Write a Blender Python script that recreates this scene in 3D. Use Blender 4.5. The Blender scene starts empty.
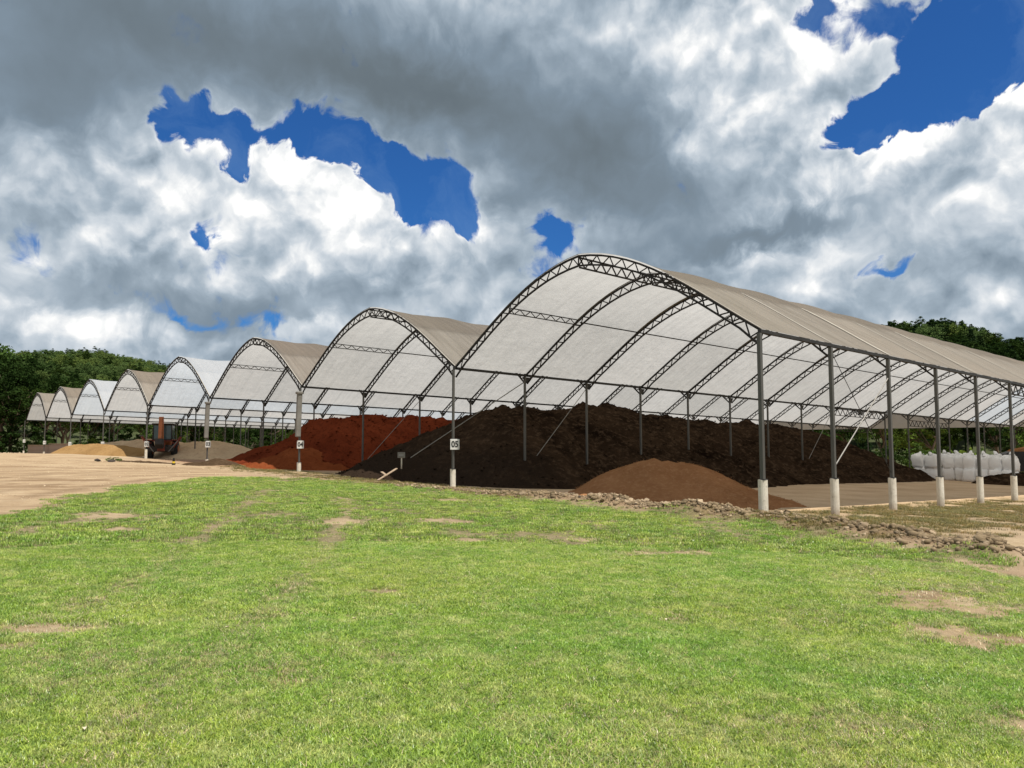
import bpy, bmesh, math, random
import numpy as np
from mathutils import Vector, Matrix, Euler

random.seed(7)
rng = np.random.default_rng(7)
sc = bpy.context.scene
COL = sc.collection
R = math.radians

# ------------------------------------------------------------------ camera
CAM = Vector((-22.14, -13.70, 2.423))
YAW, PITCH = 0.86415, 0.0747
cam_d = bpy.data.cameras.new('camera')
cam_d.sensor_width = 36.0
cam_d.lens = 783.55 / 1024 * 36.0
cam_d.clip_start, cam_d.clip_end = 0.1, 6000
cam = bpy.data.objects.new('camera', cam_d)
cam.location = CAM
cam.rotation_euler = Euler((math.pi / 2 + PITCH, 0, YAW - math.pi / 2), 'XYZ')
COL.objects.link(cam)
sc.camera = cam

sc.view_settings.view_transform = 'Standard'
sc.view_settings.look = 'None'
sc.view_settings.gamma = 1.0
sc.view_settings.exposure = 0.5
sc.cycles.use_denoising = True
sc.cycles.max_bounces = 7
sc.cycles.diffuse_bounces = 4
sc.cycles.transparent_max_bounces = 6

# ------------------------------------------------------------------ sun
SUN = Vector((0.0, -0.36, 1.0)).normalized()
SUN_EL = math.asin(SUN.z)
SUN_AZ = math.atan2(SUN.x, SUN.y)
sun_d = bpy.data.lights.new('sun', 'SUN')
sun_d.energy = 4.6
sun_d.angle = R(0.5)
sun_d.color = (1.0, 0.95, 0.87)
sun = bpy.data.objects.new('sun', sun_d)
sun.rotation_euler = SUN.to_track_quat('Z', 'Y').to_euler()
sun.location = (0, 0, 60)
COL.objects.link(sun)


# ------------------------------------------------------------------ node helper
class NT:
    def __init__(s, tree):
        s.t = tree
        s.n = tree.nodes
        s.l = tree.links

    def new(s, typ, **kw):
        n = s.n.new(typ)
        for k, v in kw.items():
            setattr(n, k, v)
        return n

    def put(s, sock, v):
        if v is None:
            return
        if isinstance(v, bpy.types.NodeSocket):
            s.l.new(v, sock)
        else:
            sock.default_value = v

    def math(s, op, a, b=None, c=None, clamp=False):
        n = s.new('ShaderNodeMath', operation=op, use_clamp=clamp)
        s.put(n.inputs[0], a); s.put(n.inputs[1], b); s.put(n.inputs[2], c)
        return n.outputs[0]

    def vmath(s, op, a, b=None):
        n = s.new('ShaderNodeVectorMath', operation=op)
        s.put(n.inputs[0], a); s.put(n.inputs[1], b)
        return n.outputs['Value' if op in ('DOT_PRODUCT', 'LENGTH') else 'Vector']

    dims = '3D'

    def noise(s, vec, scale, detail=4, rough=0.55, out='Fac', dist=0.0):
        n = s.new('ShaderNodeTexNoise', noise_dimensions=s.dims)
        if vec is not None:
            s.l.new(vec, n.inputs['Vector'])
        n.inputs['Scale'].default_value = scale
        n.inputs['Detail'].default_value = detail
        n.inputs['Roughness'].default_value = rough
        n.inputs['Distortion'].default_value = dist
        return n.outputs[out]

    def ramp(s, fac, stops, interp='LINEAR'):
        n = s.new('ShaderNodeValToRGB')
        n.color_ramp.interpolation = interp
        e = n.color_ramp.elements
        while len(e) < len(stops):
            e.new(0.5)
        for k, (p, c) in enumerate(stops):
            e[k].position = p
            e[k].color = tuple(c) + ((1,) if len(c) == 3 else ())
        s.l.new(fac, n.inputs[0])
        return n.outputs[0]

    def mix(s, fac, a, b, blend='MIX'):
        n = s.new('ShaderNodeMix', data_type='RGBA', blend_type=blend)
        s.put(n.inputs[0], fac)
        for k, v in ((6, a), (7, b)):
            if isinstance(v, bpy.types.NodeSocket):
                s.l.new(v, n.inputs[k])
            else:
                n.inputs[k].default_value = tuple(v) + ((1,) if len(v) == 3 else ())
        return n.outputs[2]

    def maprange(s, v, a, b, c=0.0, d=1.0, smooth=False):
        n = s.new('ShaderNodeMapRange', interpolation_type='SMOOTHSTEP' if smooth else 'LINEAR')
        s.put(n.inputs[0], v)
        for k, x in enumerate((a, b, c, d)):
            n.inputs[k + 1].default_value = x
        return n.outputs[0]

    def bump(s, h, strength, dist):
        n = s.new('ShaderNodeBump')
        n.inputs['Strength'].default_value = strength
        n.inputs['Distance'].default_value = dist
        s.l.new(h, n.inputs['Height'])
        return n.outputs[0]


# ------------------------------------------------------------------ world: Nishita sky with procedural clouds
# cloud layout in (u, v): u = degrees right of heading 49.5 deg / 10, v = elevation / 10
def px_uv(x, y):
    f = 783.55
    fw = Vector((math.cos(YAW) * math.cos(PITCH), math.sin(YAW) * math.cos(PITCH), math.sin(PITCH)))
    rt = Vector((math.sin(YAW), -math.cos(YAW), 0)); up = rt.cross(fw)
    d = fw + rt * (x - 512) / f + up * (384 - y) / f
    az = math.degrees(math.atan2(d.y, d.x)); el = math.degrees(math.atan2(d.z, math.hypot(d.x, d.y)))
    return (49.5 - az) / 10, el / 10


world = bpy.data.worlds.new('World')
sc.world = world
world.use_nodes = True
W = NT(world.node_tree)
W.dims = '2D'
W.n.clear()
sky = W.new('ShaderNodeTexSky', sky_type='NISHITA')
sky.sun_disc = False
sky.sun_elevation = SUN_EL
sky.sun_rotation = SUN_AZ
sky.air_density = 1.0
sky.dust_density = 0.3
sky.ozone_density = 3.0
geo = W.new('ShaderNodeTexCoord')
D = geo.outputs['Generated']
sep = W.new('ShaderNodeSeparateXYZ'); W.l.new(D, sep.inputs[0])
az = W.math('ARCTAN2', sep.outputs[1], sep.outputs[0])
u = W.math('MULTIPLY', W.math('SUBTRACT', 0.86394, az), 5.7296)
v = W.math('MULTIPLY', W.math('ARCSINE', sep.outputs[2]), 5.7296)
cmb = W.new('ShaderNodeCombineXYZ'); W.l.new(u, cmb.inputs[0]); W.l.new(v, cmb.inputs[1])
P0 = cmb.outputs[0]


def warp(P, scale, amt, detail=2.0):
    c = W.vmath('SUBTRACT', W.noise(P, scale, detail, 0.55, 'Color'), (0.5, 0.5, 0.5))
    return W.vmath('ADD', P, W.vmath('MULTIPLY', c, (amt, amt, 0)))


P1 = warp(warp(P0, 1.6, 0.38, 2.0), 6.0, 0.26, 6.0)
P2 = warp(P0, 2.2, 0.20, 4.0)


def blobs(P, lst):
    acc = None
    for k, (x, y, rx, ry, rot, w) in enumerate(lst):
        cu, cv = px_uv(x, y)
        if k and k % 6 == 0:        # serialises the graph so that Cycles does not run out of shader stack
            n = W.new('ShaderNodeVectorMath', operation='MULTIPLY_ADD')
            W.l.new(acc, n.inputs[0]); n.inputs[1].default_value = (1e-6, 1e-6, 0); W.l.new(P, n.inputs[2])
            P = n.outputs[0]
        m = W.new('ShaderNodeMapping', vector_type='TEXTURE')
        m.inputs['Location'].default_value = (cu, cv, 0)
        m.inputs['Rotation'].default_value = (0, 0, R(-rot))
        m.inputs['Scale'].default_value = (rx * 0.00731, ry * 0.00731, 1)
        W.l.new(P, m.inputs['Vector'])
        g = W.math('POWER', 0.3679, W.vmath('DOT_PRODUCT', m.outputs[0], m.outputs[0]))
        acc = W.math('MULTIPLY_ADD', g, w, acc if acc is not None else 0.0)
    return acc


# (px, py, rx, ry, rot clockwise, weight): openings in the cloud cover
HOLES = [
    (215, 145, 26, 18, 0, .6), (310, 130, 50, 20, 12, .4), (455, 216, 44, 13, 10, .75), (545, 238, 26, 24, 0, .55), (400, 205, 30, 16, 20, .4), (990, 90, 40, 22, 0, .5), (865, 120, 26, 22, 0, .5), (600, 262, 22, 9, 0, .5), (330, 318, 20, 8, 0, .5),
    (182, 122, 26, 26, 0, 1.2), (240, 132, 55, 20, 10, 1.3), (240, 165, 20, 22, -30, .8), (335, 148, 70, 26, 24, 1.25), (395, 176, 48, 28, 20, 1.2), (465, 186, 36, 20, 0, 1.0),
    (236, 178, 18, 10, 40, .85), (210, 238, 11, 11, 0, 1.0), (545, 240, 12, 16, 0, .75), (420, 215, 26, 10, 0, .45), (30, 248, 14, 12, 0, .3),
    (945, 62, 92, 40, -16, 1.5), (905, 108, 60, 26, 0, 1.3), (985, 25, 60, 40, 0, 1.3), (825, 14, 34, 13, -10, .9), (1010, 110, 16, 20, 0, .2),
    (860, 40, 36, 20, 0, .8), (1000, 60, 60, 30, 0, .8), (880, 128, 50, 14, -10, .8), (890, 262, 26, 9, 0, .95), (470, 205, 30, 16, 0, .5), (585, 255, 26, 10, 0, .3), (440, 215, 30, 12, 20, .4), (285, 328, 50, 15, 10, .75), (190, 318, 40, 9, 0, .4), (560, 275, 40, 12, 0, .25), (490, 245, 26, 12, 20, .35),
]
FILLS = [
    (500, 60, 40, 34, 0, .7), (585, 150, 50, 44, 0, .7), (600, 250, 30, 40, 0, .4), (670, 15, 30, 20, 0, .4), (20, 245, 30, 20, 0, .25),
    (272, 160, 26, 20, 40, .9), (325, 178, 30, 22, 40, .9), (365, 215, 40, 20, 40, .8), (140, 120, 24, 30, 0, .8), (925, 18, 30, 8, -25, .7),
    (880, 65, 30, 24, 0, 1.0), (840, 100, 40, 26, -30, .7), (1000, 100, 22, 26, 0, 1.1), (1010, 150, 60, 30, 0, .7), (860, 160, 90, 22, -6, .7),
    (320, 333, 22, 13, 0, .8), (100, 332, 90, 16, 5, .5), (420, 112, 120, 26, 16, .4), (200, 85, 150, 22, 8, .5),
]
# shade of the clouds: thick dark undersides (positive) and sunlit tops (negative)
SHADE = [
    (300, 55, 300, 62, 8, .66), (470, 95, 130, 48, 14, .24), (60, 50, 130, 60, 0, .26), (40, 125, 110, 55, 0, .46), (590, 175, 85, 52, 0, .46), (690, 205, 90, 38, -8, .36), (640, 120, 60, 50, 0, .2),
    (110, 292, 130, 24, 4, .28), (300, 300, 110, 26, -6, .27), (230, 320, 70, 16, 0, .2), (400, 290, 70, 18, 0, .12), (740, 238, 90, 15, -6, .34), (820, 214, 70, 11, -6, .2), (880, 230, 90, 22, 0, .08), (930, 280, 120, 26, 0, .06), (620, 262, 80, 22, 0, .1),
    (470, 260, 40, 20, 0, .05), (690, 40, 40, 30, 0, -.18), (770, 75, 85, 52, -20, -.52), (720, 20, 60, 26, 0, -.25), (850, 85, 50, 40, 0, -.3), (700, 110, 40, 30, 0, -.2), (815, 165, 60, 16, -10, -.4), (780, 190, 40, 12, -10, -.25), (900, 150, 80, 16, 0, -.18), (1000, 105, 30, 30, 0, -.34), (925, 140, 50, 14, 0, -.2),
    (170, 170, 60, 55, 30, -.44), (120, 200, 120, 46, 20, -.34), (250, 230, 50, 40, 0, -.2), (60, 230, 70, 30, 0, -.12), (290, 165, 48, 40, 35, -.5), (345, 210, 70, 36, 40, -.46), (400, 262, 60, 20, 20, -.28), (150, 240, 60, 22, 0, -.1), (440, 235, 40, 20, 0, -.2), (120, 330, 110, 14, 4, -.25), (320, 328, 24, 14, 0, -.3),
    (720, 265, 90, 12, -8, -.16), (1005, 290, 40, 18, 0, -.25), (860, 280, 50, 12, 0, -.14), (490, 215, 26, 22, 0, -.18), (570, 235, 40, 14, 0, -.1),
]
hole = blobs(P1, HOLES)
fill = blobs(P1, FILLS)
shade = blobs(P1, SHADE)


def puff(P):
    """(fine cover, broad billow) of the cloud deck at P"""
    a = W.noise(P, 1.35, 9.0, 0.55)
    n = W.new('ShaderNodeTexVoronoi', feature='F1', voronoi_dimensions='2D')
    n.inputs['Scale'].default_value = 1.7
    n.inputs['Detail'].default_value = 3.0
    n.inputs['Roughness'].default_value = 0.50
    W.l.new(P, n.inputs['Vector'])
    b = W.noise(P, 1.1, 3.0, 0.5)
    return W.math('MULTIPLY_ADD', n.outputs['Distance'], -0.40, W.math('MULTIPLY', a, 1.25)), W.math('MULTIPLY_ADD', n.outputs['Distance'], -0.22, W.math('MULTIPLY', b, 1.5))


f0, g0 = puff(P2)
f1, g1 = puff(W.vmath('ADD', P2, (-0.02, 0.12, 0)))
fine = W.noise(P1, 3.2, 8.0, 0.58)
field = W.math('ADD', W.math('SUBTRACT', W.math('MULTIPLY_ADD', f0, 1.5, fill), hole), 0.46)
ragged = W.math('MULTIPLY_ADD', W.math('SUBTRACT', fine, 0.5), 0.80, W.math('SUBTRACT', field, 0.16))
width = W.math('MULTIPLY_ADD', W.math('MAXIMUM', shade, 0.0), 0.18, 0.40)
alpha = W.maprange(W.math('DIVIDE', ragged, width), 0.0, 1.0, smooth=True)
relief = W.math('MULTIPLY_ADD', W.math('SUBTRACT', f0, f1), 0.62, W.math('MULTIPLY', W.math('SUBTRACT', g0, g1), 0.55))
soft = W.maprange(shade, -0.1, 0.45, 1.0, 0.10)
broad = W.noise(P0, 0.5, 3, 0.5)
bright = W.math('ADD', W.math('MULTIPLY_ADD', shade, W.maprange(shade, -0.1, 0.1, -0.40, -0.64), 0.69), W.math('MULTIPLY', relief, soft))
bright = W.math('MULTIPLY_ADD', W.math('MULTIPLY', W.math('SUBTRACT', g0, 0.6), soft), 0.32, bright)
bright = W.math('MULTIPLY_ADD', W.math('SUBTRACT', fine, 0.5), W.math('MULTIPLY', soft, 0.34), bright)
bright = W.math('MULTIPLY_ADD', W.math('SUBTRACT', broad, 0.5), -0.16, bright)
edge = W.math('MULTIPLY', W.maprange(field, 0.30, 0.9, 0.16, 0.0), soft)
bright = W.math('ADD', bright, edge)
ccol = W.ramp(bright, [(0.0, (.098, .124, .145)), (0.22, (.142, .178, .206)), (0.42, (.21, .272, .335)), (0.62, (.365, .44, .515)), (0.80, (.60, .655, .71)), (0.93, (.86, .875, .885)), (1.0, (1.02, 1.02, 1.0))])
sky_t = W.mix(1.0, sky.outputs[0], (0.16, 0.42, 0.76), 'MULTIPLY')
veil = W.math('MULTIPLY', W.maprange(W.noise(P1, 1.1, 6.0, 0.6), 0.45, 0.75), 0.16)
sky_t = W.mix(veil, sky_t, (3.4, 5.0, 6.6))
cl = W.mix(1.0, ccol, (8.2, 8.2, 8.2), 'MULTIPLY')
below = W.maprange(v, -0.25, 0.0)
final = W.mix(W.math('MULTIPLY', alpha, below), sky_t, cl)
bg = W.new('ShaderNodeBackground'); bg.inputs['Strength'].default_value = 0.09
W.l.new(final, bg.inputs['Color'])
wo = W.new('ShaderNodeOutputWorld'); W.l.new(bg.outputs[0], wo.inputs[0])
try:
    world.cycles.sampling_method = 'MANUAL'
    world.cycles.sample_map_resolution = 512
except Exception:
    pass


# ------------------------------------------------------------------ object helpers
def link(name, me, mats=None, parent=None, kind=None, smooth=False):
    o = bpy.data.objects.new(name, me)
    COL.objects.link(o)
    if mats is not None and me is not None and len(me.materials) == 0:
        for m in (mats if isinstance(mats, (list, tuple)) else [mats]):
            me.materials.append(m)
    if parent is not None:
        o.parent = parent
    if kind:
        o['kind'] = kind
    if smooth and me is not None:
        me.polygons.foreach_set('use_smooth', np.ones(len(me.polygons), dtype=bool))
    return o


def tag(o, label, cat, group=None):
    o['label'] = label
    o['category'] = cat
    if group:
        o['group'] = group
    return o


def thing(name, label, cat, loc=(0, 0, 0), rz=0.0, group=None):
    o = link(name, None)
    o.location = loc
    o.rotation_euler = (0, 0, rz)
    return tag(o, label, cat, group)


def mesh_np(name, verts, faces, smooth=False, attrs=None):
    verts = np.asarray(verts, dtype=np.float32).reshape(-1, 3)
    faces = np.asarray(faces, dtype=np.int32)
    me = bpy.data.meshes.new(name)
    me.vertices.add(len(verts)); me.vertices.foreach_set('co', verts.ravel())
    k = faces.shape[1]
    me.loops.add(faces.size); me.loops.foreach_set('vertex_index', faces.ravel())
    me.polygons.add(len(faces)); me.polygons.foreach_set('loop_start', np.arange(len(faces), dtype=np.int32) * k)
    if smooth:
        me.polygons.foreach_set('use_smooth', np.ones(len(faces), dtype=bool))
    for nm, arr in (attrs or {}).items():
        a = me.attributes.new(nm, 'FLOAT', 'POINT')
        a.data.foreach_set('value', np.asarray(arr, dtype=np.float32))
    me.update(calc_edges=True)
    me.validate()
    return me


class MB:
    """collects shapes into one mesh"""
    def __init__(s):
        s.bm = bmesh.new()

    def box(s, c, size, rot=None, bevel=0.0):
        m = Matrix.Translation(c) @ (rot.to_matrix().to_4x4() if rot is not None else Matrix()) @ Matrix.Diagonal((size[0], size[1], size[2], 1))
        r = bmesh.ops.create_cube(s.bm, size=1.0, matrix=m)
        if bevel:
            es = list({e for vv in r['verts'] for e in vv.link_edges})
            bmesh.ops.bevel(s.bm, geom=es, offset=bevel, segments=1, affect='EDGES')
        return s

    def tube(s, pts, r, n=6, caps=True, r2=None):
        pts = [Vector(p) for p in pts]
        rings = []
        N = len(pts)
        for i, p in enumerate(pts):
            t = (pts[min(i + 1, N - 1)] - pts[max(i - 1, 0)]).normalized()
            a = Vector((0, 0, 1)) if abs(t.z) < 0.95 else Vector((1, 0, 0))
            x = t.cross(a).normalized(); y = x.cross(t)
            rr = r if r2 is None else r + (r2 - r) * i / max(N - 1, 1)
            rings.append([s.bm.verts.new(p + (x * math.cos(k * 2 * math.pi / n + math.pi / n) + y * math.sin(k * 2 * math.pi / n + math.pi / n)) * rr) for k in range(n)])
        for a, b in zip(rings, rings[1:]):
            for k in range(n):
                s.bm.faces.new((a[k], a[(k + 1) % n], b[(k + 1) % n], b[k]))
        if caps:
            s.bm.faces.new(rings[0]); s.bm.faces.new(rings[-1][::-1])
        return s

    def poly(s, outline, thick, frame):
        """extrude a 2D outline: frame = (origin, ex, ey, en)"""
        o, ex, ey, en = [Vector(q) for q in frame]
        f = [s.bm.verts.new(o + ex * a + ey * b) for a, b in outline]
        g = [s.bm.verts.new(o + ex * a + ey * b + en * thick) for a, b in outline]
        n = len(f)
        s.bm.faces.new(f[::-1]); s.bm.faces.new(g)
        for k in range(n):
            s.bm.faces.new((f[k], f[(k + 1) % n], g[(k + 1) % n], g[k]))
        return s

    def mesh(s, name, smooth=False):
        bmesh.ops.recalc_face_normals(s.bm, faces=s.bm.faces)
        me = bpy.data.meshes.new(name)
        s.bm.to_mesh(me); s.bm.free()
        if smooth:
            me.polygons.foreach_set('use_smooth', np.ones(len(me.polygons), dtype=bool))
        return me

    def build(s, name, mat, parent=None, kind=None, smooth=False):
        return link(name, s.mesh(name, smooth), mat, parent, kind)


# value noise for terrain and heaps
_h = np.random.default_rng(11).random((256, 256)).astype(np.float64)


def vnoise(x, y):
    xi = np.floor(x).astype(int); yi = np.floor(y).astype(int)
    fx = x - xi; fy = y - yi
    fx = fx * fx * (3 - 2 * fx); fy = fy * fy * (3 - 2 * fy)
    a = _h[xi & 255, yi & 255]; b = _h[(xi + 1) & 255, yi & 255]
    c = _h[xi & 255, (yi + 1) & 255]; d = _h[(xi + 1) & 255, (yi + 1) & 255]
    return (a * (1 - fx) + b * fx) * (1 - fy) + (c * (1 - fx) + d * fx) * fy


def fbm(x, y, oct=4, gain=0.5):
    t = 0; amp = 1; s = 0; x = np.asarray(x, float); y = np.asarray(y, float)
    for k in range(oct):
        t = t + amp * vnoise(x + 17.3 * k, y - 9.1 * k); s += amp; amp *= gain; x = x * 2.03; y = y * 2.03
    return t / s - 0.5


# ------------------------------------------------------------------ terrain
GY = [-60, 0, 16.4, 32.8, 49.2, 65.6, 82, 98.4, 114.8, 131, 200]
GZ = [0, 0, .34, .6, .76, .92, 1.15, .94, .67, .49, .4]
LAWN = [(-19.1, 8.9), (-16.9, 13.9), (-13.3, 20.2), (-8.6, 25.9), (-5.3, 26.5), (-4.3, 23.4), (-2.7, 17), (-2.1, 10.5), (-1.9, 7.4), (-1.8, 4.4), (-1.35, 1.6), (-1.4, -.5),
        (-3.5, -4.4), (-4.7, -7.1), (-5.0, -8.1), (-7.3, -9.6), (-8.0, -12), (-6, -16), (-6, -60), (-70, -60), (-70, -26), (-30, -8), (-22.5, 2)]
BERM = [(-4.4, 23.8), (-2.5, 17), (-1.6, 12.5), (-1.2, 10), (-0.9, 7.4), (-0.95, 4.4), (-0.7, 2.2), (-0.6, -.2), (-2.3, -4.2), (-3.7, -6.9), (-4.1, -7.9)]
TRACKS = [[(-9.5, 16), (-12.42, 10.34), (-16.83, 2.26), (-19.16, -1.98), (-20.6, -3.9)], [(-8.5, 11.5), (-10.3, 7.7), (-14.1, 1.7), (-16.24, -1.73), (-18.78, -5.26), (-20.07, -6.98), (-21, -8.6)]]
BARE = [(-12.08, 4.78, 0.63, 0.7), (-9.5, 3.92, 0.6, 0.5), (-16.91, 8.5, 0.91, 0.7), (-11.47, 0.22, 0.34, 0.3), (-9.86, -3.26, 0.57, 0.45), (-8.98, -3.83, 0.5, 0.4), (-16.37, -4.12, 0.21, 0.2),
        (-10.69, -9.47, 0.95, 0.6), (-10.2, -8.9, 0.7, 0.45), (-12.6, -10.08, 0.40, 0.6), (-12.27, -10.61, 0.2, 0.4), (-15.4, -11.7, 0.3, 0.35), (-13.6, -11.4, 0.2, 0.4), (-20.33, -4.14, 0.6, 0.3), (-20.74, -4.78, 0.22, 0.2),
        (-17.03, -8.77, 0.1, 0.07), (-17.34, 5.3, 0.41, 0.35), (-6.36, -8.66, 0.42, 0.9), (-13.05, -10.58, 0.13, 0.2), (-10.46, -9.02, 0.3, 0.3), (-4.97, 9.93, 0.7, 0.5), (-8.97, -1.03, 0.29, 0.3)]


def seg_dist(x, y, pts, closed=False):
    best = np.full(np.shape(x), 1e9)
    n = len(pts)
    for k in range(n if closed else n - 1):
        ax, ay = pts[k]; bx, by = pts[(k + 1) % n]
        dx, dy = bx - ax, by - ay
        t = np.clip(((x - ax) * dx + (y - ay) * dy) / (dx * dx + dy * dy), 0, 1)
        best = np.minimum(best, np.hypot(x - ax - t * dx, y - ay - t * dy))
    return best


def inside(x, y, pts):
    c = np.zeros(np.shape(x), bool)
    n = len(pts)
    for k in range(n):
        ax, ay = pts[k]; bx, by = pts[(k + 1) % n]
        if ay == by:
            continue
        cond = ((ay > y) != (by > y)) & (x < (bx - ax) * (y - ay) / (by - ay) + ax)
        c ^= cond
    return c


def gz(x, y):
    x = np.asarray(x, float); y = np.asarray(y, float)
    z = -0.02205 * np.clip(x, -200, 130) + np.interp(y, GY, GZ)
    near = np.clip(1.3 - np.hypot(x + 10, y - 10) / 70, 0, 1)
    z = z + near * 0.07 * fbm(x * 0.35, y * 0.35, 3)
    b = seg_dist(x, y, BERM)
    wv = 0.75 + 1.2 * fbm(x * 0.9 + 5, y * 0.9, 3)
    taper = np.clip((13.5 - y) / 5.0, 0.25, 1) * np.clip((y + 9.0) / 1.5, 0, 1)
    z = z + 0.42 * np.exp(-(b / 0.75) ** 2) * wv * taper + 0.08 * np.exp(-(b / 0.7) ** 2) * fbm(x * 4, y * 4, 3) * taper
    # trench of rough ground by the third and second posts on the left
    z = z + 0.28 * np.exp(-(((x + 1.2) / 1.2) ** 2 + ((y - 42) / 2.6) ** 2)) + 0.12 * np.exp(-(((x + 2.0) / 1.0) ** 2 + ((y - 56) / 5) ** 2))
    return z


def lawn_mask(x, y):
    """1 where grass grows densely, falling to 0 on bare soil"""
    x = np.asarray(x, float); y = np.asarray(y, float)
    d = seg_dist(x, y, LAWN, True)
    d = np.where(inside(x, y, LAWN), d, -d)
    dist = np.hypot(x - CAM.x, y - CAM.y)
    m = np.clip(0.5 + (d + 0.9 * fbm(x * 0.8, y * 0.8, 4) * (1 + dist * 0.02)) / 0.7, 0, 1)
    bare = np.zeros_like(x)
    for (bx, by, ra, rb) in BARE:
        # long axis across the view
        ex, ey = math.sin(YAW), -math.cos(YAW)
        dx, dy = x - bx, y - by
        a = (dx * ex + dy * ey) / (ra * 1.15); b = (-dx * ey + dy * ex) / (rb * 1.15)
        bare = np.maximum(bare, np.exp(-(a * a + b * b) ** 1.5))
    thin = np.clip((fbm(x * 0.55 + 30, y * 0.55, 4) - 0.11) * 4.5, 0, 0.85)      # worn thin areas
    tr = np.zeros_like(x)
    for line in TRACKS:                                                           # old wheel tracks
        tr = np.maximum(tr, np.exp(-(seg_dist(x, y, line) / 0.30) ** 2))
    worn = np.maximum(thin, tr * np.clip(0.75 + 1.6 * fbm(x * 1.1, y * 1.1, 4), 0, 1))
    bb = np.clip((bare * 0.8 - 0.30 + 2.1 * fbm(x * 2.6, y * 2.6, 5, 0.66)) / 0.25, 0, 1) * (bare > 0.03)
    spot = np.clip((fbm(x * 1.3 - 40, y * 1.3 + 7, 5, 0.6) - 0.25) / 0.05, 0, 1)        # small scattered bald spots
    bb = np.maximum(bb, spot * 0.9)
    return m * (1 - 0.82 * bb), np.maximum(worn, np.clip(bare * 1.2, 0, .9))


# ------------------------------------------------------------------ materials
def new_mat(name):
    m = bpy.data.materials.new(name)
    m.use_nodes = True
    t = NT(m.node_tree)
    t.n.clear()
    out = t.new('ShaderNodeOutputMaterial')
    return m, t, out


def principled(t, out, col, rough=0.8, normal=None, metal=0.0, spec=0.3):
    p = t.new('ShaderNodeBsdfPrincipled')
    t.put(p.inputs['Base Color'], col if isinstance(col, bpy.types.NodeSocket) else tuple(col) + (1,))
    t.put(p.inputs['Roughness'], rough)
    p.inputs['Metallic'].default_value = metal
    p.inputs['Specular IOR Level'].default_value = spec
    if normal is not None:
        t.l.new(normal, p.inputs['Normal'])
    t.l.new(p.outputs[0], out.inputs[0])
    return p


def pos(t, obj=False):
    if obj:
        return t.new('ShaderNodeTexCoord').outputs['Object']
    return t.new('ShaderNodeNewGeometry').outputs['Position']


def simple_mat(name, c1, c2, scale=3.0, rough=0.7, bump=0.0, bdist=0.02, metal=0.0, spec=0.3, obj=True, detail=5):
    m, t, out = new_mat(name)
    p = pos(t, obj)
    n = t.noise(p, scale, detail, 0.62)
    c = t.mix(t.maprange(n, 0.3, 0.7), c1, c2)
    nm = t.bump(t.noise(p, scale * 6, 4, 0.6), bump, bdist) if bump else None
    principled(t, out, c, rough, nm, metal, spec)
    return m


def mat_ground():
    m, t, out = new_mat('ground_soil')
    p = pos(t)

    def attr(nm):
        a = t.new('ShaderNodeAttribute'); a.attribute_name = nm
        return a.outputs['Fac']
    n1 = t.noise(p, 0.35, 6, 0.6); n2 = t.noise(p, 2.2, 6, 0.65); n3 = t.noise(p, 14, 5, 0.7); n4 = t.noise(p, 60, 3, 0.6)
    soil = t.mix(t.maprange(n2, 0.3, 0.7), (.32, .23, .13), (.50, .39, .25))
    soil = t.mix(t.maprange(n1, 0.35, 0.65), soil, (.30, .215, .14))
    road = t.mix(t.maprange(n2, 0.3, 0.7), (.30, .205, .115), (.40, .29, .175))
    road = t.mix(t.maprange(n3, 0.45, 0.75), road, (.44, .335, .22))
    mp = t.new('ShaderNodeMapping'); mp.inputs['Rotation'].default_value = (0, 0, R(-68)); mp.inputs['Scale'].default_value = (.30, .85, 1)
    t.l.new(p, mp.inputs[0])
    ruts = t.noise(mp.outputs[0], 0.9, 7, 0.68, dist=0.6)
    road = t.mix(t.maprange(ruts, 0.50, 0.62), road, (.21, .135, .075))
    road = t.mix(t.math('MULTIPLY', t.maprange(ruts, 0.46, 0.34), 0.6), road, (.50, .39, .26))
    road = t.mix(attr('rut'), road, t.mix(t.maprange(n3, 0.35, 0.65), (.15, .095, .052), (.26, .18, .105)))
    c = t.mix(attr('road'), soil, road)
    floor = t.mix(t.maprange(n1, 0.35, 0.65), (.44, .305, .18), (.60, .44, .28))
    floor = t.mix(t.maprange(n3, 0.5, 0.8), floor, (.33, .22, .13))
    c = t.mix(attr('floor'), c, floor)
    red = t.mix(t.maprange(n2, 0.3, 0.7), (.13, .045, .02), (.20, .08, .04))
    c = t.mix(attr('red'), c, red)
    berm = t.mix(t.maprange(n3, 0.35, 0.65), (.12, .075, .043), (.26, .175, .105))
    c = t.mix(attr('berm'), c, berm)
    dry = t.mix(t.maprange(n3, 0.35, 0.65), (.14, .10, .045), (.25, .19, .10))
    c = t.mix(attr('dry'), c, dry)
    under = t.mix(t.maprange(n3, 0.4, 0.62), (.055, .07, .02), (.19, .16, .075))
    c = t.mix(attr('lawn'), c, under)
    c = t.mix(attr('far'), c, t.mix(t.maprange(n1, .35, .65), (.07, .10, .03), (.12, .14, .05)))
    speck = t.maprange(n4, 0.62, 0.72)
    c = t.mix(t.math('MULTIPLY', speck, 0.35), c, (.5, .42, .32))
    h = t.math('MULTIPLY_ADD', n3, 0.6, t.math('MULTIPLY', n4, 0.4))
    principled(t, out, c, 0.92, t.bump(t.math('MULTIPLY_ADD', ruts, 0.8, h), 1.0, 0.07), 0, 0.15)
    return m


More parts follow.
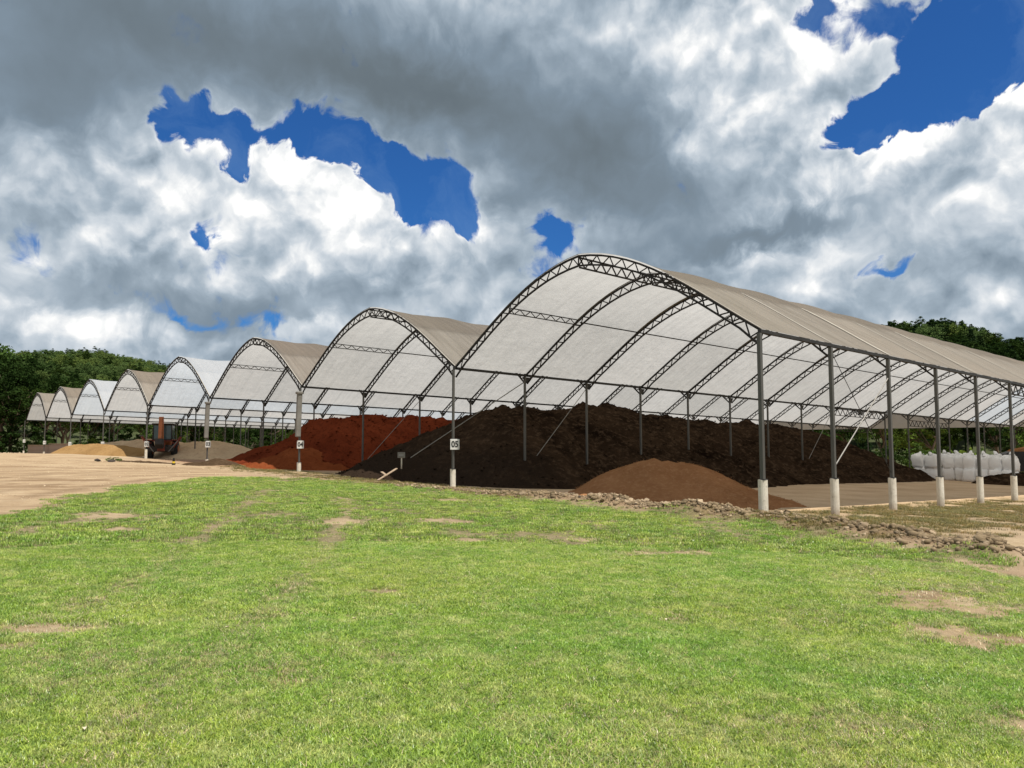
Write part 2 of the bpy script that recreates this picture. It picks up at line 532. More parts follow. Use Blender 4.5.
def mat_heap(name, c1, c2, c3, scale=1.0, dark=None):
    m, t, out = new_mat(name)
    p = pos(t)
    n1 = t.noise(p, 0.5 * scale, 6, 0.65); n2 = t.noise(p, 4.0 * scale, 6, 0.7); n3 = t.noise(p, 22 * scale, 4, 0.65)
    c = t.mix(t.maprange(n1, 0.3, 0.7), c1, c2)
    c = t.mix(t.maprange(n2, 0.5, 0.72), c, c3)
    if dark is not None:        # front end's own tone, also evening out sun and shade in the colour
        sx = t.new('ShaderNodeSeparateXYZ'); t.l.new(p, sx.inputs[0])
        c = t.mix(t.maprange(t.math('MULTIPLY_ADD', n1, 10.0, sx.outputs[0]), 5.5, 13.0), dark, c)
    sp = t.maprange(n3, 0.66, 0.74)
    c = t.mix(t.math('MULTIPLY', sp, 0.5), c, tuple(min(1, q * 3.2) for q in c3))
    h = t.math('MULTIPLY_ADD', n2, 0.7, t.math('MULTIPLY', n3, 0.4))
    principled(t, out, c, 1.0, t.bump(h, 1.0, 0.16), 0, 0.0)
    return m


def mat_fabric(name, top, low, under, streak=0.5):
    """woven roof sheet: light passes through it; the outside is grimed, most on the flat crown"""
    m, t, out = new_mat(name)
    o = pos(t, True)
    info = t.new('ShaderNodeObjectInfo')
    rnd = info.outputs['Random']
    mp = t.new('ShaderNodeMapping'); mp.inputs['Scale'].default_value = (2.4, 0.16, 0.16)
    t.l.new(o, mp.inputs[0])
    off = t.new('ShaderNodeCombineXYZ'); t.l.new(t.math('MULTIPLY', rnd, 60.0), off.inputs[0])
    pv = t.vmath('ADD', mp.outputs[0], off.outputs[0])
    st = t.noise(pv, 1.6, 6, 0.65)
    blotch = t.noise(t.vmath('ADD', o, off.outputs[0]), 0.55, 5, 0.6)
    s = t.new('ShaderNodeSeparateXYZ'); t.l.new(o, s.inputs[0])
    hz = t.math('ADD', s.outputs[2], t.math('MULTIPLY', t.math('SUBTRACT', blotch, 0.5), 0.5))
    grime = t.maprange(hz, 2.2, 2.45)
    outer = t.mix(grime, low, top)
    outer = t.mix(t.math('MULTIPLY', t.maprange(st, 0.40, 0.68), streak), outer, tuple(q * 0.66 for q in top))
    outer = t.mix(1.0, outer, t.ramp(rnd, [(0, (.90, .90, .90)), (1, (1.08, 1.06, 1.04))]), 'MULTIPLY')
    tr = t.mix(t.math('MULTIPLY', t.maprange(st, 0.42, 0.68), 0.42), under, tuple(q * 0.72 for q in under))
    tr = t.mix(t.math('MULTIPLY', t.maprange(blotch, 0.5, 0.75), 0.25), tr, tuple(q * 0.75 for q in under))
    tr = t.mix(1.0, tr, t.ramp(rnd, [(0, (.88, .88, .87)), (1, (1.06, 1.06, 1.06))]), 'MULTIPLY')
    bump = t.bump(t.math('MULTIPLY_ADD', t.noise(pv, 2.6, 5, 0.6), 0.6, t.noise(t.vmath('ADD', o, off.outputs[0]), 1.3, 4, 0.6)), 0.7, 0.12)
    d = t.new('ShaderNodeBsdfDiffuse'); t.l.new(outer, d.inputs['Color']); t.l.new(bump, d.inputs['Normal'])
    x = t.new('ShaderNodeBsdfTranslucent'); t.l.new(tr, x.inputs['Color']); t.l.new(bump, x.inputs['Normal'])
    a = t.new('ShaderNodeAddShader'); t.l.new(d.outputs[0], a.inputs[0]); t.l.new(x.outputs[0], a.inputs[1])
    t.l.new(a.outputs[0], out.inputs[0])
    return m


def mat_leaf(name, c1, c2, trans=0.22):
    m, t, out = new_mat(name)
    p = pos(t)
    info = t.new('ShaderNodeObjectInfo')
    n = t.noise(p, 0.45, 3, 0.6)
    n2 = t.noise(p, 3.0, 3, 0.7)
    c = t.mix(t.maprange(n, 0.3, 0.7), c1, c2)
    c = t.mix(t.maprange(n2, 0.4, 0.75), c, tuple(q * 1.35 for q in c2))
    c = t.mix(1.0, c, t.ramp(info.outputs['Random'], [(0, (.70, .78, .75)), (.5, (1, 1, 1)), (1, (1.35, 1.2, .9))]), 'MULTIPLY')
    d = t.new('ShaderNodeBsdfDiffuse'); t.l.new(c, d.inputs['Color'])
    x = t.new('ShaderNodeBsdfTranslucent'); t.l.new(c, x.inputs['Color'])
    s = t.new('ShaderNodeMixShader'); s.inputs[0].default_value = trans
    t.l.new(d.outputs[0], s.inputs[1]); t.l.new(x.outputs[0], s.inputs[2])
    t.l.new(s.outputs[0], out.inputs[0])
    return m


def mat_grass(name, c1, c2, c3):
    m, t, out = new_mat(name)
    p = pos(t)
    info = t.new('ShaderNodeObjectInfo')
    n = t.noise(p, 0.30, 5, 0.62)
    n2 = t.noise(p, 2.6, 6, 0.7)
    c = t.mix(t.maprange(n, 0.36, 0.64), c1, c2)
    n4 = t.noise(p, 11.0, 3, 0.6)
    c = t.mix(t.math('MULTIPLY', t.maprange(n4, 0.52, 0.40), 0.55), c, tuple(q * .55 for q in c1))
    c = t.mix(t.math('MULTIPLY', t.maprange(n2, 0.48, 0.68), 0.75), c, c3)
    c = t.mix(1.0, c, t.ramp(info.outputs['Random'], [(0, (.42, .52, .42)), (.5, (.95, 1, .95)), (1, (1.6, 1.42, 1.45))]), 'MULTIPLY')
    d = t.new('ShaderNodeBsdfPrincipled')
    t.l.new(c, d.inputs['Base Color']); d.inputs['Roughness'].default_value = 0.38
    d.inputs['Specular IOR Level'].default_value = 0.55
    x = t.new('ShaderNodeBsdfTranslucent'); t.l.new(c, x.inputs['Color'])
    s = t.new('ShaderNodeMixShader'); s.inputs[0].default_value = 0.35
    t.l.new(d.outputs[0], s.inputs[1]); t.l.new(x.outputs[0], s.inputs[2])
    t.l.new(s.outputs[0], out.inputs[0])
    return m


M = {}
M['ground'] = mat_ground()
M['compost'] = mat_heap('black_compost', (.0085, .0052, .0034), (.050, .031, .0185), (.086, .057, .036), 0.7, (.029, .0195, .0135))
M['brown'] = mat_heap('brown_soil', (.27, .125, .055), (.38, .185, .085), (.43, .23, .112), 1.4)
M['darkbrown'] = mat_heap('dark_brown_soil', (.055, .034, .02), (.09, .058, .034), (.12, .08, .05), 1.4)
M['red'] = mat_heap('red_soil', (.105, .021, .009), (.19, .042, .017), (.05, .012, .006), 0.9)
M['redlight'] = mat_heap('orange_soil', (.16, .040, .014), (.23, .066, .024), (.11, .026, .010), 1.1)
M['greyheap'] = mat_heap('grey_brown_soil', (.42, .29, .175), (.56, .41, .26), (.30, .21, .125), 1.0)
M['yellow'] = mat_heap('yellow_sand', (.24, .14, .056), (.33, .205, .09), (.20, .112, .046), 1.0)
M['fab_tan'] = mat_fabric('roof_sheet_tan', (.108, .097, .085), (.160, .148, .132), (.325, .318, .308))
M['fab_white'] = mat_fabric('roof_sheet_white', (.225, .245, .27), (.25, .27, .295), (.30, .322, .345), 0.15)
M['fab_pale'] = mat_fabric('roof_sheet_pale', (.14, .13, .115), (.17, .16, .145), (.25, .243, .23), 0.3)
M['seam'] = simple_mat('seam_tape', (.30, .27, .225), (.42, .39, .335), 2.0, 0.8)
M['steel'] = simple_mat('dark_galvanised_steel', (.020, .019, .0175), (.042, .039, .036), 2.0, 0.55, metal=0.25)
M['post'] = simple_mat('weathered_steel_post', (.072, .070, .064), (.14, .134, .12), 1.2, 0.5, metal=0.35)
M['truss'] = simple_mat('rusty_dark_truss', (.012, .010, .0085), (.028, .022, .018), 3.0, 0.7, metal=0.1)
M['concrete'] = None


def mat_concrete():
    m, t, out = new_mat('cast_concrete')
    o = pos(t, True); p = pos(t)
    n = t.noise(p, 2.2, 6, 0.65); n2 = t.noise(p, 9, 5, 0.65)
    c = t.mix(t.maprange(n, 0.3, 0.7), (.56, .50, .40), (.74, .69, .58))
    z = t.new('ShaderNodeSeparateXYZ'); t.l.new(o, z.inputs[0])
    mud = t.maprange(t.math('MULTIPLY_ADD', n2, 0.55, z.outputs[2]), 0.62, 0.25)
    c = t.mix(t.math('MULTIPLY', mud, 0.75), c, (.24, .16, .095))
    stain = t.maprange(n2, 0.55, 0.72)
    c = t.mix(t.math('MULTIPLY', stain, 0.5), c, (.26, .22, .16))
    principled(t, out, c, 0.9, t.bump(n2, 0.5, 0.02), 0, 0.2)
    return m


M['concrete'] = mat_concrete()
M['sign'] = simple_mat('white_sign_plate', (.56, .55, .51), (.72, .71, .67), 4.0, 0.6)
M['ink'] = simple_mat('black_print', (.015, .015, .016), (.03, .03, .03), 3.0, 0.6)
M['greyink'] = simple_mat('faded_print', (.24, .23, .22), (.36, .35, .34), 3.0, 0.6)
M['pvc'] = simple_mat('weathered_downpipe', (.15, .14, .12), (.24, .225, .20), 1.3, 0.7)
M['bag'] = simple_mat('white_woven_bag', (.86, .85, .83), (.93, .92, .91), 1.8, 0.8, 0.6, 0.05)
M['strap'] = simple_mat('bag_strap', (.70, .70, .68), (.86, .86, .84), 4.0, 0.8)
M['wood'] = simple_mat('weathered_timber', (.20, .14, .09), (.36, .27, .19), 3.0, 0.85, 0.5, 0.02)
M['planks'] = simple_mat('brown_boards', (.19, .135, .105), (.31, .235, .19), 2.0, 0.85, 0.5, 0.02)
M['bark'] = simple_mat('bark', (.075, .052, .035), (.16, .12, .085), 2.5, 0.95, 0.8, 0.05)
M['stone'] = simple_mat('field_stone', (.16, .115, .072), (.42, .32, .21), 1.4, 0.9, 0.6, 0.03, obj=False)
M['pale'] = simple_mat('pale_pebble', (.34, .25, .15), (.55, .43, .29), 2.0, 0.9, obj=False)
M['stoned'] = simple_mat('dark_stone', (.028, .023, .019), (.065, .05, .04), 2.0, 0.9, 0.6, 0.03, obj=False)
M['stoney'] = simple_mat('yellow_stone', (.38, .27, .11), (.50, .39, .20), 2.0, 0.9, 0.6, 0.03, obj=False)
M['clod'] = simple_mat('soil_clod', (.085, .060, .034), (.26, .19, .11), 2.0, 0.95, 0.7, 0.03, obj=False)
M['orange'] = simple_mat('faded_orange_paint', (.30, .09, .032), (.46, .16, .06), 1.5, 0.55)
M['redpaint'] = simple_mat('red_paint', (.12, .022, .012), (.22, .045, .022), 1.5, 0.5)
M['rubber'] = simple_mat('black_rubber', (.012, .012, .012), (.028, .027, .026), 3.0, 0.85)
M['darkiron'] = simple_mat('dark_iron', (.022, .019, .017), (.05, .042, .036), 2.5, 0.6, metal=0.2)
M['glass'] = simple_mat('tinted_cab_glass', (.045, .075, .08), (.065, .10, .105), 0.6, 0.12, spec=0.6)
M['chrome'] = simple_mat('bare_steel_rod', (.17, .16, .145), (.26, .245, .22), 2.0, 0.6, metal=0.2)
M['yellowpaint'] = simple_mat('yellow_paint', (.70, .48, .03), (.80, .58, .06), 2.0, 0.5)
M['blackpaint'] = simple_mat('black_paint', (.012, .012, .013), (.022, .022, .022), 2.0, 0.5)
M['leafd'] = mat_leaf('leaf_dark', (.008, .017, .005), (.024, .044, .011))
M['leafm'] = mat_leaf('leaf_mid', (.034, .064, .016), (.072, .118, .028))
M['leafl'] = mat_leaf('leaf_light', (.060, .105, .020), (.115, .17, .035))
M['leafp'] = mat_leaf('leaf_pine', (.014, .030, .013), (.034, .060, .022))
M['grass'] = mat_grass('lawn_blade', (.21, .36, .042), (.335, .425, .066), (.50, .51, .20))
M['straw'] = mat_grass('dry_blade', (.46, .40, .22), (.52, .45, .28), (.36, .33, .13))
M['drygrass'] = mat_grass('brown_blade', (.24, .17, .065), (.22, .19, .06), (.12, .14, .035))
M['hill'] = simple_mat('hill_soil', (.030, .040, .014), (.06, .07, .024), 0.06, 0.95, obj=False)
M['hillbare'] = simple_mat('bare_hill_soil', (.10, .065, .04), (.16, .11, .07), 0.1, 0.95, obj=False)


# ------------------------------------------------------------------ ground sheet
def build_ground():
    heading = YAW
    a_in = np.linspace(-0.75, 0.75, 420)
    a_out = np.linspace(0.75, 2 * math.pi - 0.75, 90)[1:-1]
    ang = np.concatenate([a_in, a_out]) + heading
    rad = np.concatenate([[0.0], np.geomspace(1.2, 120, 300), np.geomspace(128, 4000, 40)])
    A, RR = np.meshgrid(ang, rad)
    x = CAM.x + RR * np.cos(A); y = CAM.y + RR * np.sin(A)
    z = gz(x, y)
    nr, na = x.shape
    idx = np.arange(nr * na).reshape(nr, na)
    i0 = idx[:-1]; i1 = idx[1:]
    q = np.stack([i0, i1, np.roll(i1, -1, 1), np.roll(i0, -1, 1)], -1).reshape(-1, 4)
    xf, yf = x.ravel(), y.ravel()
    lm, worn = lawn_mask(xf, yf)
    bd = seg_dist(xf, yf, BERM)
    tapb = np.clip((14.5 - yf) / 3.0, 0.7, 1) * np.clip((yf + 8.5) / 1.5, 0, 1)
    ins = np.clip((xf - 0.4 + 1.5 * fbm(xf * .5, yf * .5, 3)) / 0.8, 0, 1) * np.clip((yf - 0.0) / 0.6, 0, 1) * (xf < 200)
    road = np.clip(0.5 + (-4.0 - xf + 4 * fbm(xf * .15, yf * .15, 3)) / 3.5, 0, 1) * np.clip((yf - 5) / 8, 0, 1)
    road = np.maximum(road, np.clip(0.5 + (-8.7 - yf - 0.25 * (xf + 5) + 2 * fbm(xf * .5, yf * .5, 3)) / 1.5, 0, 1) * 0.8)
    strip = np.exp(-((yf - 1.2 + 0.5 * fbm(xf * .4, yf * .4, 2)) / 0.55) ** 2) * (xf > 1) * 0.6
    dl = np.where(inside(xf, yf, LAWN), 0, seg_dist(xf, yf, LAWN, True)) + 1.2 * fbm(xf * .12, yf * .12, 3)
    rut = np.zeros_like(xf)
    for off, wd, am in ((1.3, .35, .9), (3.0, .35, .8), (5.6, .4, .6), (7.3, .4, .7), (12, .5, .4), (14, .5, .5)):
        rut = np.maximum(rut, am * np.exp(-((dl - off) / wd) ** 2))
    rut = rut * np.clip(0.7 + 1.8 * fbm(xf * .6 + 9, yf * .6, 4), 0, 1) * np.clip(0.5 + (-2.5 - xf) / 2, 0, 1) * np.clip((yf - 4) / 6, 0, 1)
    red = np.exp(-(((xf - 4) / 6) ** 2 + ((yf - 50) / 18) ** 2) ** 2) * np.clip(0.8 + 1.5 * fbm(xf * .3, yf * .3, 3), 0, 1)
    red = np.maximum(red, 0.9 * np.exp(-(((xf + 1) / 1.7) ** 2 + ((yf - 42) / 3) ** 2)))
    dry = np.clip(0.55 + 2.2 * fbm(xf * 1.1, yf * 1.1, 4), 0, 1) * np.exp(-(np.clip(np.abs(yf + 1.6) - 2.6, 0, None) / 0.9) ** 2) * (xf > -3.5) * (xf < 40)
    dry2 = np.clip(0.75 + 2 * fbm(xf * 1.3, yf * 1.3, 4), 0, 1) * np.exp(-((xf + 0.9) / 1.7) ** 2) * np.clip((yf - 10) / 4, 0, 1) * np.clip((40 - yf) / 6, 0, 1)
    far = np.clip((np.hypot(xf - 30, yf - 60) - 105) / 15, 0, 1)
    at = dict(lawn=np.clip(lm * (1 - 0.45 * worn), 0, 1), berm=np.exp(-(bd / np.where(yf > 9, 1.5, 0.75)) ** 4) * tapb, floor=ins * 0.9, road=np.clip(road, 0, 1), rut=rut, red=red, dry=np.maximum(dry, dry2), far=far)
    me = mesh_np('ground', np.stack([xf, yf, z.ravel()], 1), q, True, at)
    link('ground', me, M['ground'], kind='structure')


build_ground()

# ------------------------------------------------------------------ sheds
BW, BL, EH, SL = 16.403, 4.5345, 6.0, -0.02205
NB, NI = 8, 17
PROF = np.array([(0, 0.0), (1.0, .66), (2.0, 1.30), (3.0, 1.93), (4.0, 2.53), (5.0, 3.04), (6.0, 3.43), (7.0, 3.72), (7.7, 3.86), (8.2015, 3.92)])
_c = np.polyfit(np.concatenate([PROF[:, 0]]), PROF[:, 1], 4)


def prof(d):
    """height of the outer arch over the eave at distance d from the nearest valley"""
    return np.polyval(_c, d) - np.polyval(_c, 0) * (1 - d / 8.2)


NA = 26
ARC_Y = np.concatenate([np.linspace(0, BW / 2, NA // 2 + 1), np.linspace(BW / 2, BW, NA // 2 + 1)[1:]])
ARC_Z = prof(np.minimum(ARC_Y, BW - ARC_Y))
slope_ang = math.atan(SL)


def arc_offset(depth):
    """inner curve of the truss, parallel to the outer one"""
    ty = np.gradient(ARC_Y); tz = np.gradient(ARC_Z)
    l = np.hypot(ty, tz); ny, nz = tz / l, -ty / l
    k = 0.72 + 0.28 * np.clip((np.minimum(ARC_Y, BW - ARC_Y) - 4) / 4, 0, 1)
    y = ARC_Y + ny * depth * k; z = ARC_Z + nz * depth * k
    return y, z


IN_Y, IN_Z = arc_offset(0.40)
IN_Y[0], IN_Z[0], IN_Y[-1], IN_Z[-1] = 0.07, -0.46, BW - 0.07, -0.46
up_me = MB().tube([(0, a, b) for a, b in zip(ARC_Y, ARC_Z)], 0.050, 4).mesh('arch_truss')
lo_me = MB().tube([(0, a, b) for a, b in zip(IN_Y, IN_Z)], 0.045, 4).mesh('lower_chord')
wb = MB()
NWB = 54
tt = np.linspace(0, 1, NWB + 1)
arc_l = np.concatenate([[0], np.cumsum(np.hypot(np.diff(ARC_Y), np.diff(ARC_Z)))]); arc_l /= arc_l[-1]
for k in range(NWB):
    a, b = tt[k], tt[k + 1]
    top = lambda s: (0, float(np.interp(s, arc_l, ARC_Y)), float(np.interp(s, arc_l, ARC_Z)))
    bot = lambda s: (0, float(np.interp(s, arc_l, IN_Y)), float(np.interp(s, arc_l, IN_Z)))
    wb.tube([top(a), bot(b)] if k % 2 == 0 else [bot(a), top(b)], 0.03, 3, False)
wb.tube([top(0.5), bot(0.5)], 0.03, 4, False)
web_me = wb.mesh('web_bars')


def flat_lattice(p0, p1, depth, n, r=0.035):
    """a straight lattice girder hanging under the line p0-p1: (top chord, bottom chord, web)"""
    p0, p1 = Vector(p0), Vector(p1)
    dn = Vector((0, 0, -depth))
    web = MB()
    for k in range(n):
        a = p0.lerp(p1, k / n); b = p0.lerp(p1, (k + 1) / n)
        web.tube([a, b + dn] if k % 2 == 0 else [a + dn, b], r * 0.9, 3, False)
    return (MB().tube([p0, p1], r, 4).mesh('lattice_girder'), MB().tube([p0 + dn, p1 + dn], r, 4).mesh('lower_chord'), web.mesh('web_bars'))


def add_lattice(parent, p0, p1, depth, n, r=0.035):
    a, b, c = flat_lattice(p0, p1, depth, n, r)
    o = link('lattice_girder', a, M['truss'], parent)
    link('lower_chord', b, M['truss'], o)
    w = link('web_bars', c, M['truss'], o, 'stuff')


post_me = MB().box((0, 0, 0.5), (0.10, 0.10, 1.0)).mesh('post')
base_bm = MB()
for zz, rr in ():
    pass
base_bm.tube([(0, 0, -1.0), (0, 0, 0.02), (0.004, 0, 0.6), (0, 0.004, 1.22), (0, 0, 1.25)], 0.148, 16)
base_me = base_bm.mesh('concrete_base')
plate_b = MB().box((0, 0, 0.0), (0.24, 0.24, 0.02)).mesh('base_plate')
gus_me = MB().poly([(-0.27, 0), (0.27, 0), (0.06, -0.30), (-0.06, -0.30)], 0.05, ((0, -0.025, 0), (1, 0, 0), (0, 0, 1), (0, 1, 0))).mesh('bracket')


def sheet_mesh(seed, first=False):
    """one width of roof sheet from arch to arch: sags a little between arches, with a folded hem along each flank"""
    r = np.random.default_rng(seed)
    nx = 6
    xs = np.linspace(0, BL, nx + 1)
    ya = np.linspace(0, BW, 45)
    za = prof(np.minimum(ya, BW - ya)) + 0.05
    V = []
    for i, xx in enumerate(xs):
        t = i / nx
        sag = 4 * t * (1 - t)
        wob = 0.03 * np.sin(ya * r.uniform(.8, 1.4) + r.uniform(0, 6)) * sag * np.clip(np.minimum(ya, BW - ya) / 2, 0, 1)
        z = za - 0.07 * sag * np.sin(np.clip(ya / BW, 0, 1) * math.pi) * 1.5 + wob
        d = np.minimum(ya, BW - ya)
        z = z + 0.045 * np.clip((d - 3.55) / 0.12, 0, 1)          # upper width laps over the lower one
        V.append(np.stack([np.full_like(ya, xx), ya, z], 1))
    V = np.concatenate(V)
    n = len(ya)
    F = []
    for i in range(nx):
        for k in range(n - 1):
            F.append((i * n + k, (i + 1) * n + k, (i + 1) * n + k + 1, i * n + k + 1))
    return mesh_np('roof_sheet', V, F, True)


sheet_variants = {}
seam_v = []
for yy, zz in zip(ARC_Y, ARC_Z):
    seam_v += [(-0.07, yy, zz + 0.085), (0.07, yy, zz + 0.085)]
seam_me_f = [(2 * k, 2 * k + 1, 2 * k + 3, 2 * k + 2) for k in range(len(ARC_Y) - 1)]
seam_me = mesh_np('seam_tape', seam_v, seam_me_f, True)


def end_curtain_mesh():
    """fabric closing the far gable above the eave"""
    V, F = [], []
    for yy, zz in zip(ARC_Y, ARC_Z):
        V += [(0, yy, -0.12), (0, yy, zz)]
    for k in range(len(ARC_Y) - 1):
        F.append((2 * k, 2 * k + 2, 2 * k + 3, 2 * k + 1))
    return mesh_np('end_curtain', V, F, True)


curtain_me = end_curtain_mesh()
SHED_LABELS = [
    'nearest long arched shed with open sides and grimy tan roof, over the small brown mound',
    'tan roofed arched shed over the big black compost heap, between signs 05 and 04',
    'tan roofed arched shed over the red soil heap, between signs 04 and 03',
    'white roofed arched shed between the signs 03 and 02',
    'tan roofed arched shed between the two white roofed sheds',
    'far white roofed arched shed behind the yellow sand, with a bright white slope',
    'tan roofed arched shed second from the left end of the row',
    'pale roofed arched shed at the far left end of the row',
]
FAB = ['fab_tan', 'fab_tan', 'fab_tan', 'fab_white', 'fab_tan', 'fab_white', 'fab_tan', 'fab_pale']
GIRDERS = {0: [(5, 7)], 1: [(8, 10), (11, 13)], 2: [(15, 17)], 3: [], 4: []}
beam_me = MB().box((NI * BL / 2, 0, -0.035), (NI * BL + 0.2, 0.12, 0.11)).mesh('eave_beam')
rod_me = MB().tube([(BL, 0, 0), (NI * BL, 0, 0)], 0.032, 5).mesh('purlin')
SIGN_TEXT = {1: '05', 2: '04', 3: '03', 4: '02'}

for b in range(NB):
    y0 = b * BW
    root = thing('open_shed', SHED_LABELS[b], 'shed', (0, y0, EH), 0, 'open sheds side by side in the row')
    root.rotation_euler = (0, -math.atan(SL), 0)
    rows = [0, 1] if b == 0 else [1]
    fab = FAB[b]
    for i in range(NI + 1):
        X = i * BL
        # arch truss
        a = link('arch_truss', up_me, M['truss'], root); a.location = (X, 0, 0)
        l = link('lower_chord', lo_me, M['truss'], a)
        w = link('web_bars', web_me, M['truss'], a, 'stuff')
        if b < 6:
            s = link('seam_tape', seam_me, M['seam'], root); s.location = (X, 0, 0)
            s.scale = (1.3 if i in (2, 4, 6) else (0.35 if i == 0 else 0.6), 1, 1)
        if i < NI:
            vi = (i * 3 + b) % 5
            fk = 'fab_white' if (b == 0 and i in (14, 15)) else fab
            if (vi, fk) not in sheet_variants:
                me = sheet_mesh(vi); me.materials.append(M[fk]); sheet_variants[(vi, fk)] = me
            s = link('roof_sheet', sheet_variants[(vi, fk)], None, root); s.location = (X, 0, 0)
    for row in rows:
        j = b + row
        yl = row * BW
        e = link('eave_beam', beam_me, M['steel'], root); e.location = (0, yl, 0)
        gl = GIRDERS.get(j, [])
        for (ga, gb) in gl:
            dz = -0.13 if (ga, gb) != (11, 13) else -0.5
            add_lattice(root, (ga * BL, yl, dz), (gb * BL, yl, dz), 0.5, 22)
        for i in range(NI + 1):
            X = i * BL
            if any(ga < i < gb for ga, gb in gl):
                br = link('bracket', gus_me, M['steel'], root); br.location = (X, yl, -0.12)
                continue
            zg = float(gz(X, y0 + yl)) - (EH + SL * X)     # ground below the eave at this post
            zb = (-4.74 if j == 0 else -4.86) + 0.04 * math.sin(i * 3.1 + j)      # post foot stands on the concrete sleeve
            if zb < zg + 0.25:
                zb = zg + 0.9
            p = link('post', post_me, M['post'], root)
            p.location = (X, yl, zb); p.scale = ((1.3, 1.2, -zb - 0.10) if j == 0 else (.95, .95, -zb - 0.10))
            p.rotation_euler = (0, math.atan(SL), 0)
            c = link('concrete_base', base_me, M['concrete'], p)
            c.scale = (1 / p.scale.x * (1 if j == 0 else .9), 1 / p.scale.y * (1 if j == 0 else .9), 1 / p.scale.z); c.location = (0, 0, -1.25 / p.scale.z)
            if j == 0 or i == 0:
                pl = link('base_plate', plate_b, M['steel'], p)
                pl.location = (0, 0, 0.012 / p.scale.z); pl.scale = (1 / p.scale.x, 1 / p.scale.y, 1 / p.scale.z)
            if j > 0 and i > 0:
                br = link('bracket', gus_me, M['steel'], root); br.location = (X, yl, -0.125)
    # purlins: lattice in the first bay, then a rod
    for yy in (3.85, BW - 3.85):
        zz = float(prof(3.85)) - 0.16
        add_lattice(root, (0.04, yy, zz + .1), (BL - .04, yy, zz + .1), 0.24, 14, 0.028)
        r_ = link('purlin', rod_me, M['truss'], root); r_.location = (0, yy, zz)
    if b < 4:
        for i in range(0, 5):
            add_lattice(root, (i * BL + .05, BW / 2, 3.86), ((i + 1) * BL - .05, BW / 2, 3.86), 0.40, 14, 0.042)
    cu = link('end_curtain', curtain_me, None, root); cu.location = (NI * BL + 0.06, 0, 0)
    if not curtain_me.materials:
        curtain_me.materials.append(M['fab_pale'])
    # diagonal braces and wires
    def brace(p, q, r=0.02, name='brace'):
        MB().tube([p, q], r, 6).build(name, M['chrome' if name == 'brace' else 'steel'], root)
    if b == 0:
        brace((1 * BL, 0.0, -4.35), (2 * BL - .05, 0.0, -0.8), 0.022)
        brace((1 * BL, 0.0, -0.3), (2 * BL, 0, -4.6), 0.012, 'wire')
        brace((1 * BL + .06, BW, -4.9), (2 * BL, BW, -0.3))
        brace((7 * BL + .06, BW, -4.9), (8 * BL, BW, -0.3))
        brace((1 * BL, BW, -0.3), (0.35, BW + 4.2, -4.35), 0.024)
    if b == 1:
        brace((1 * BL + .06, BW, -4.9), (2 * BL, BW, -0.3), 0.02)
    if b in (1, 2):
        dp = MB().box((0, 0, 0), (0.30, 0.26, 2.75), bevel=0.04).box((0, 0, 1.42), (0.42, 0.36, 0.16), bevel=0.03)
        d = dp.build('downpipe', M['pvc'], root); d.location = (-0.16, BW - 0.02, -1.85)


# signs on the front posts
def text_mesh(txt, size):
    cu = bpy.data.curves.new('t', 'FONT'); cu.body = txt; cu.size = size; cu.align_x = 'CENTER'; cu.align_y = 'CENTER'; cu.extrude = 0.004; cu.offset = 0.012
    o = bpy.data.objects.new('t', cu); COL.objects.link(o)
    dg = bpy.context.evaluated_depsgraph_get()
    me = bpy.data.meshes.new_from_object(o.evaluated_get(dg))
    bpy.data.objects.remove(o); bpy.data.curves.remove(cu)
    return me


plate_me = MB().box((0, 0, 0), (0.43, 0.02, 0.50), bevel=0.008).mesh('sign_plate')
SIGN_LABEL = {1: 'white square sign reading 05 on the post before the black heap', 2: 'white square sign reading 04 on the post before the red heap', 3: 'white square sign reading 03 on the post left of the red heap',
              4: 'white square sign reading 02 on the post beside the backhoe', 5: 'blank looking white sign on the post in front of the yellow sand', 6: 'small white sign on the post at the left tip of the yellow sand',
              7: 'small white sign on the post standing midway along the board wall', 8: 'small white sign on the leftmost post of the whole row'}
SIGN_Z = {1: 442, 2: 442, 3: 442.5, 4: 442.5, 5: 442.3, 6: 442, 7: 442, 8: 442}
SIGN_H = {1: 2.14, 2: 2.1, 3: 2.1, 4: 2.08, 5: 2.0, 6: 1.97, 7: 2.15, 8: 2.4}
for j in range(1, 9):
    t = thing('number_sign', SIGN_LABEL[j], 'sign', (-0.10, j * BW - 0.13, SIGN_H[j] + (0.2 if j < 5 else 0.28)), 0, 'signs on the front posts')
    # plates face the yard
    t.rotation_euler = (0, 0, R(-37))
    link('plate', plate_me, M['sign'], t)
    if j in SIGN_TEXT:
        o = link('number', text_mesh(SIGN_TEXT[j], 0.37), M['ink'], t)
        o.location = (0, -0.014, 0); o.rotation_euler = (math.pi / 2, 0, 0); o.scale = (0.9, 1.05, 1)
    else:
        o = MB().box((0, -0.012, 0.0), (0.26, 0.006, 0.09)).build('print', M['greyink'], t)


